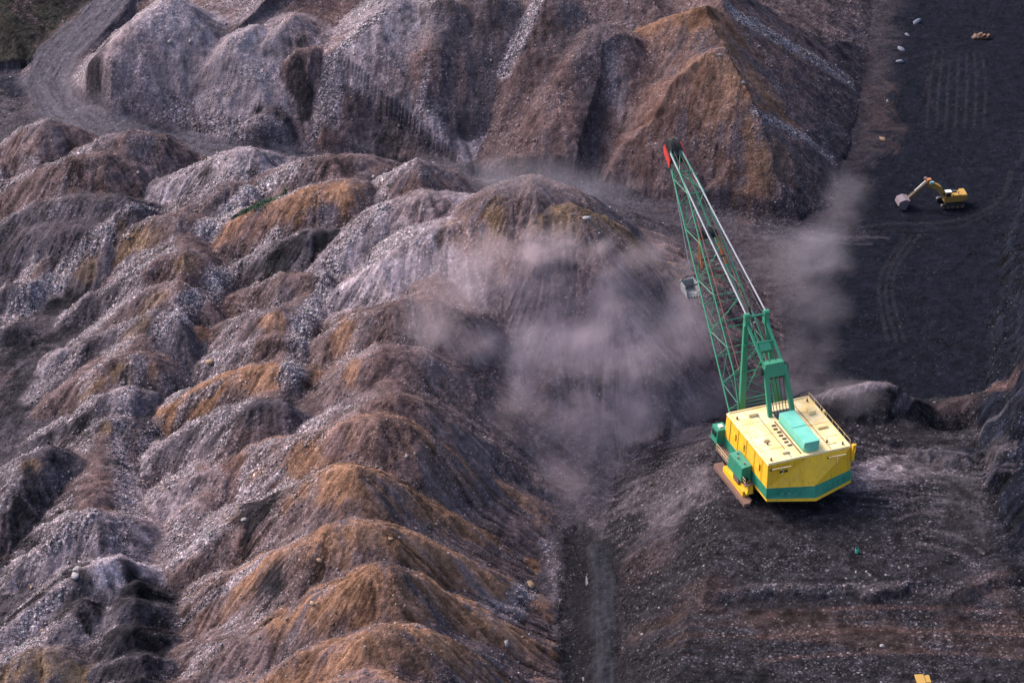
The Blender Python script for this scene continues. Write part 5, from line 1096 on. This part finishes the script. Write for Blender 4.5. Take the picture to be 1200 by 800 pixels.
# ------------------------------------------------------------------ dust clouds raised by the digging
def dust_material(name, dens, col, sc=.2, lo=.5, hi=1.1, amp=2.0):
    m = bpy.data.materials.new(name); m.use_nodes = True; nt = m.node_tree; nt.nodes.remove(nt.nodes['Principled BSDF'])
    pv = nt.nodes.new('ShaderNodeVolumePrincipled'); pv.inputs['Color'].default_value = (*col, 1); pv.inputs['Anisotropy'].default_value = 0.0
    tc = nt.nodes.new('ShaderNodeTexCoord'); ln = nt.nodes.new('ShaderNodeVectorMath'); ln.operation = 'LENGTH'; nt.links.new(tc.outputs['Object'], ln.inputs[0])
    f = nt.nodes.new('ShaderNodeMapRange'); f.inputs['From Min'].default_value = 1.0; f.inputs['From Max'].default_value = 0; nt.links.new(ln.outputs['Value'], f.inputs['Value'])
    g = nt.nodes.new('ShaderNodeNewGeometry'); n = nt.nodes.new('ShaderNodeTexNoise'); n.inputs['Scale'].default_value = sc; n.inputs['Detail'].default_value = 5; n.inputs['Roughness'].default_value = .62; n.inputs['Distortion'].default_value = .6; nt.links.new(g.outputs['Position'], n.inputs['Vector'])
    a = nt.nodes.new('ShaderNodeMath'); a.operation = 'MULTIPLY_ADD'; nt.links.new(n.outputs[0], a.inputs[0]); a.inputs[1].default_value = amp; a.inputs[2].default_value = -amp * .5
    s_ = nt.nodes.new('ShaderNodeMath'); s_.operation = 'ADD'; nt.links.new(a.outputs[0], s_.inputs[0]); nt.links.new(f.outputs[0], s_.inputs[1])
    r_ = nt.nodes.new('ShaderNodeMapRange'); r_.interpolation_type = 'SMOOTHSTEP'; r_.inputs['From Min'].default_value = lo; r_.inputs['From Max'].default_value = hi; nt.links.new(s_.outputs[0], r_.inputs['Value'])
    e = nt.nodes.new('ShaderNodeMath'); e.operation = 'MULTIPLY'; nt.links.new(r_.outputs[0], e.inputs[0])
    e2 = nt.nodes.new('ShaderNodeMapRange'); e2.interpolation_type = 'SMOOTHSTEP'; e2.inputs['From Min'].default_value = 0; e2.inputs['From Max'].default_value = .3; nt.links.new(f.outputs[0], e2.inputs['Value']); nt.links.new(e2.outputs[0], e.inputs[1])
    b = nt.nodes.new('ShaderNodeMath'); b.operation = 'MULTIPLY'; nt.links.new(e.outputs[0], b.inputs[0]); b.inputs[1].default_value = dens; nt.links.new(b.outputs[0], pv.inputs['Density'])
    nt.links.new(pv.outputs[0], nt.nodes['Material Output'].inputs['Volume']); return m
DM = {'haze': dust_material('dust_wisp', .042, (.96, .76, .79), .13, .15, 1.3, 3.0), 'puff': dust_material('dust_puff', .058, (.96, .76, .79), .15, .25, 1.4, 3.0), 'veil': dust_material('dust_veil', .036, (.95, .76, .80), .12, .25, 1.3, 2.6), 'blue': dust_material('blue_dust', .021, (.92, .82, .90), .10, .2, 1.2, 2.4)}
bm = bmesh.new(); bmesh.ops.create_icosphere(bm, subdivisions=3, radius=1); DME = {}
for k in DM:
    me = bpy.data.meshes.new('dust_cloud'); bm.to_mesh(me); me.materials.append(DM[k]); DME[k] = me
bm.free()
for x_, y_, z_, rx_, ry_, rz_, kd, lab in DUST:
    o = bpy.data.objects.new('dust_cloud', DME[kd]); S.collection.objects.link(o); o.location = (x_, y_, z_); o.scale = (rx_, ry_, rz_)
    tag(o, lab, 'dust', 'clouds of digging dust', 'stuff')
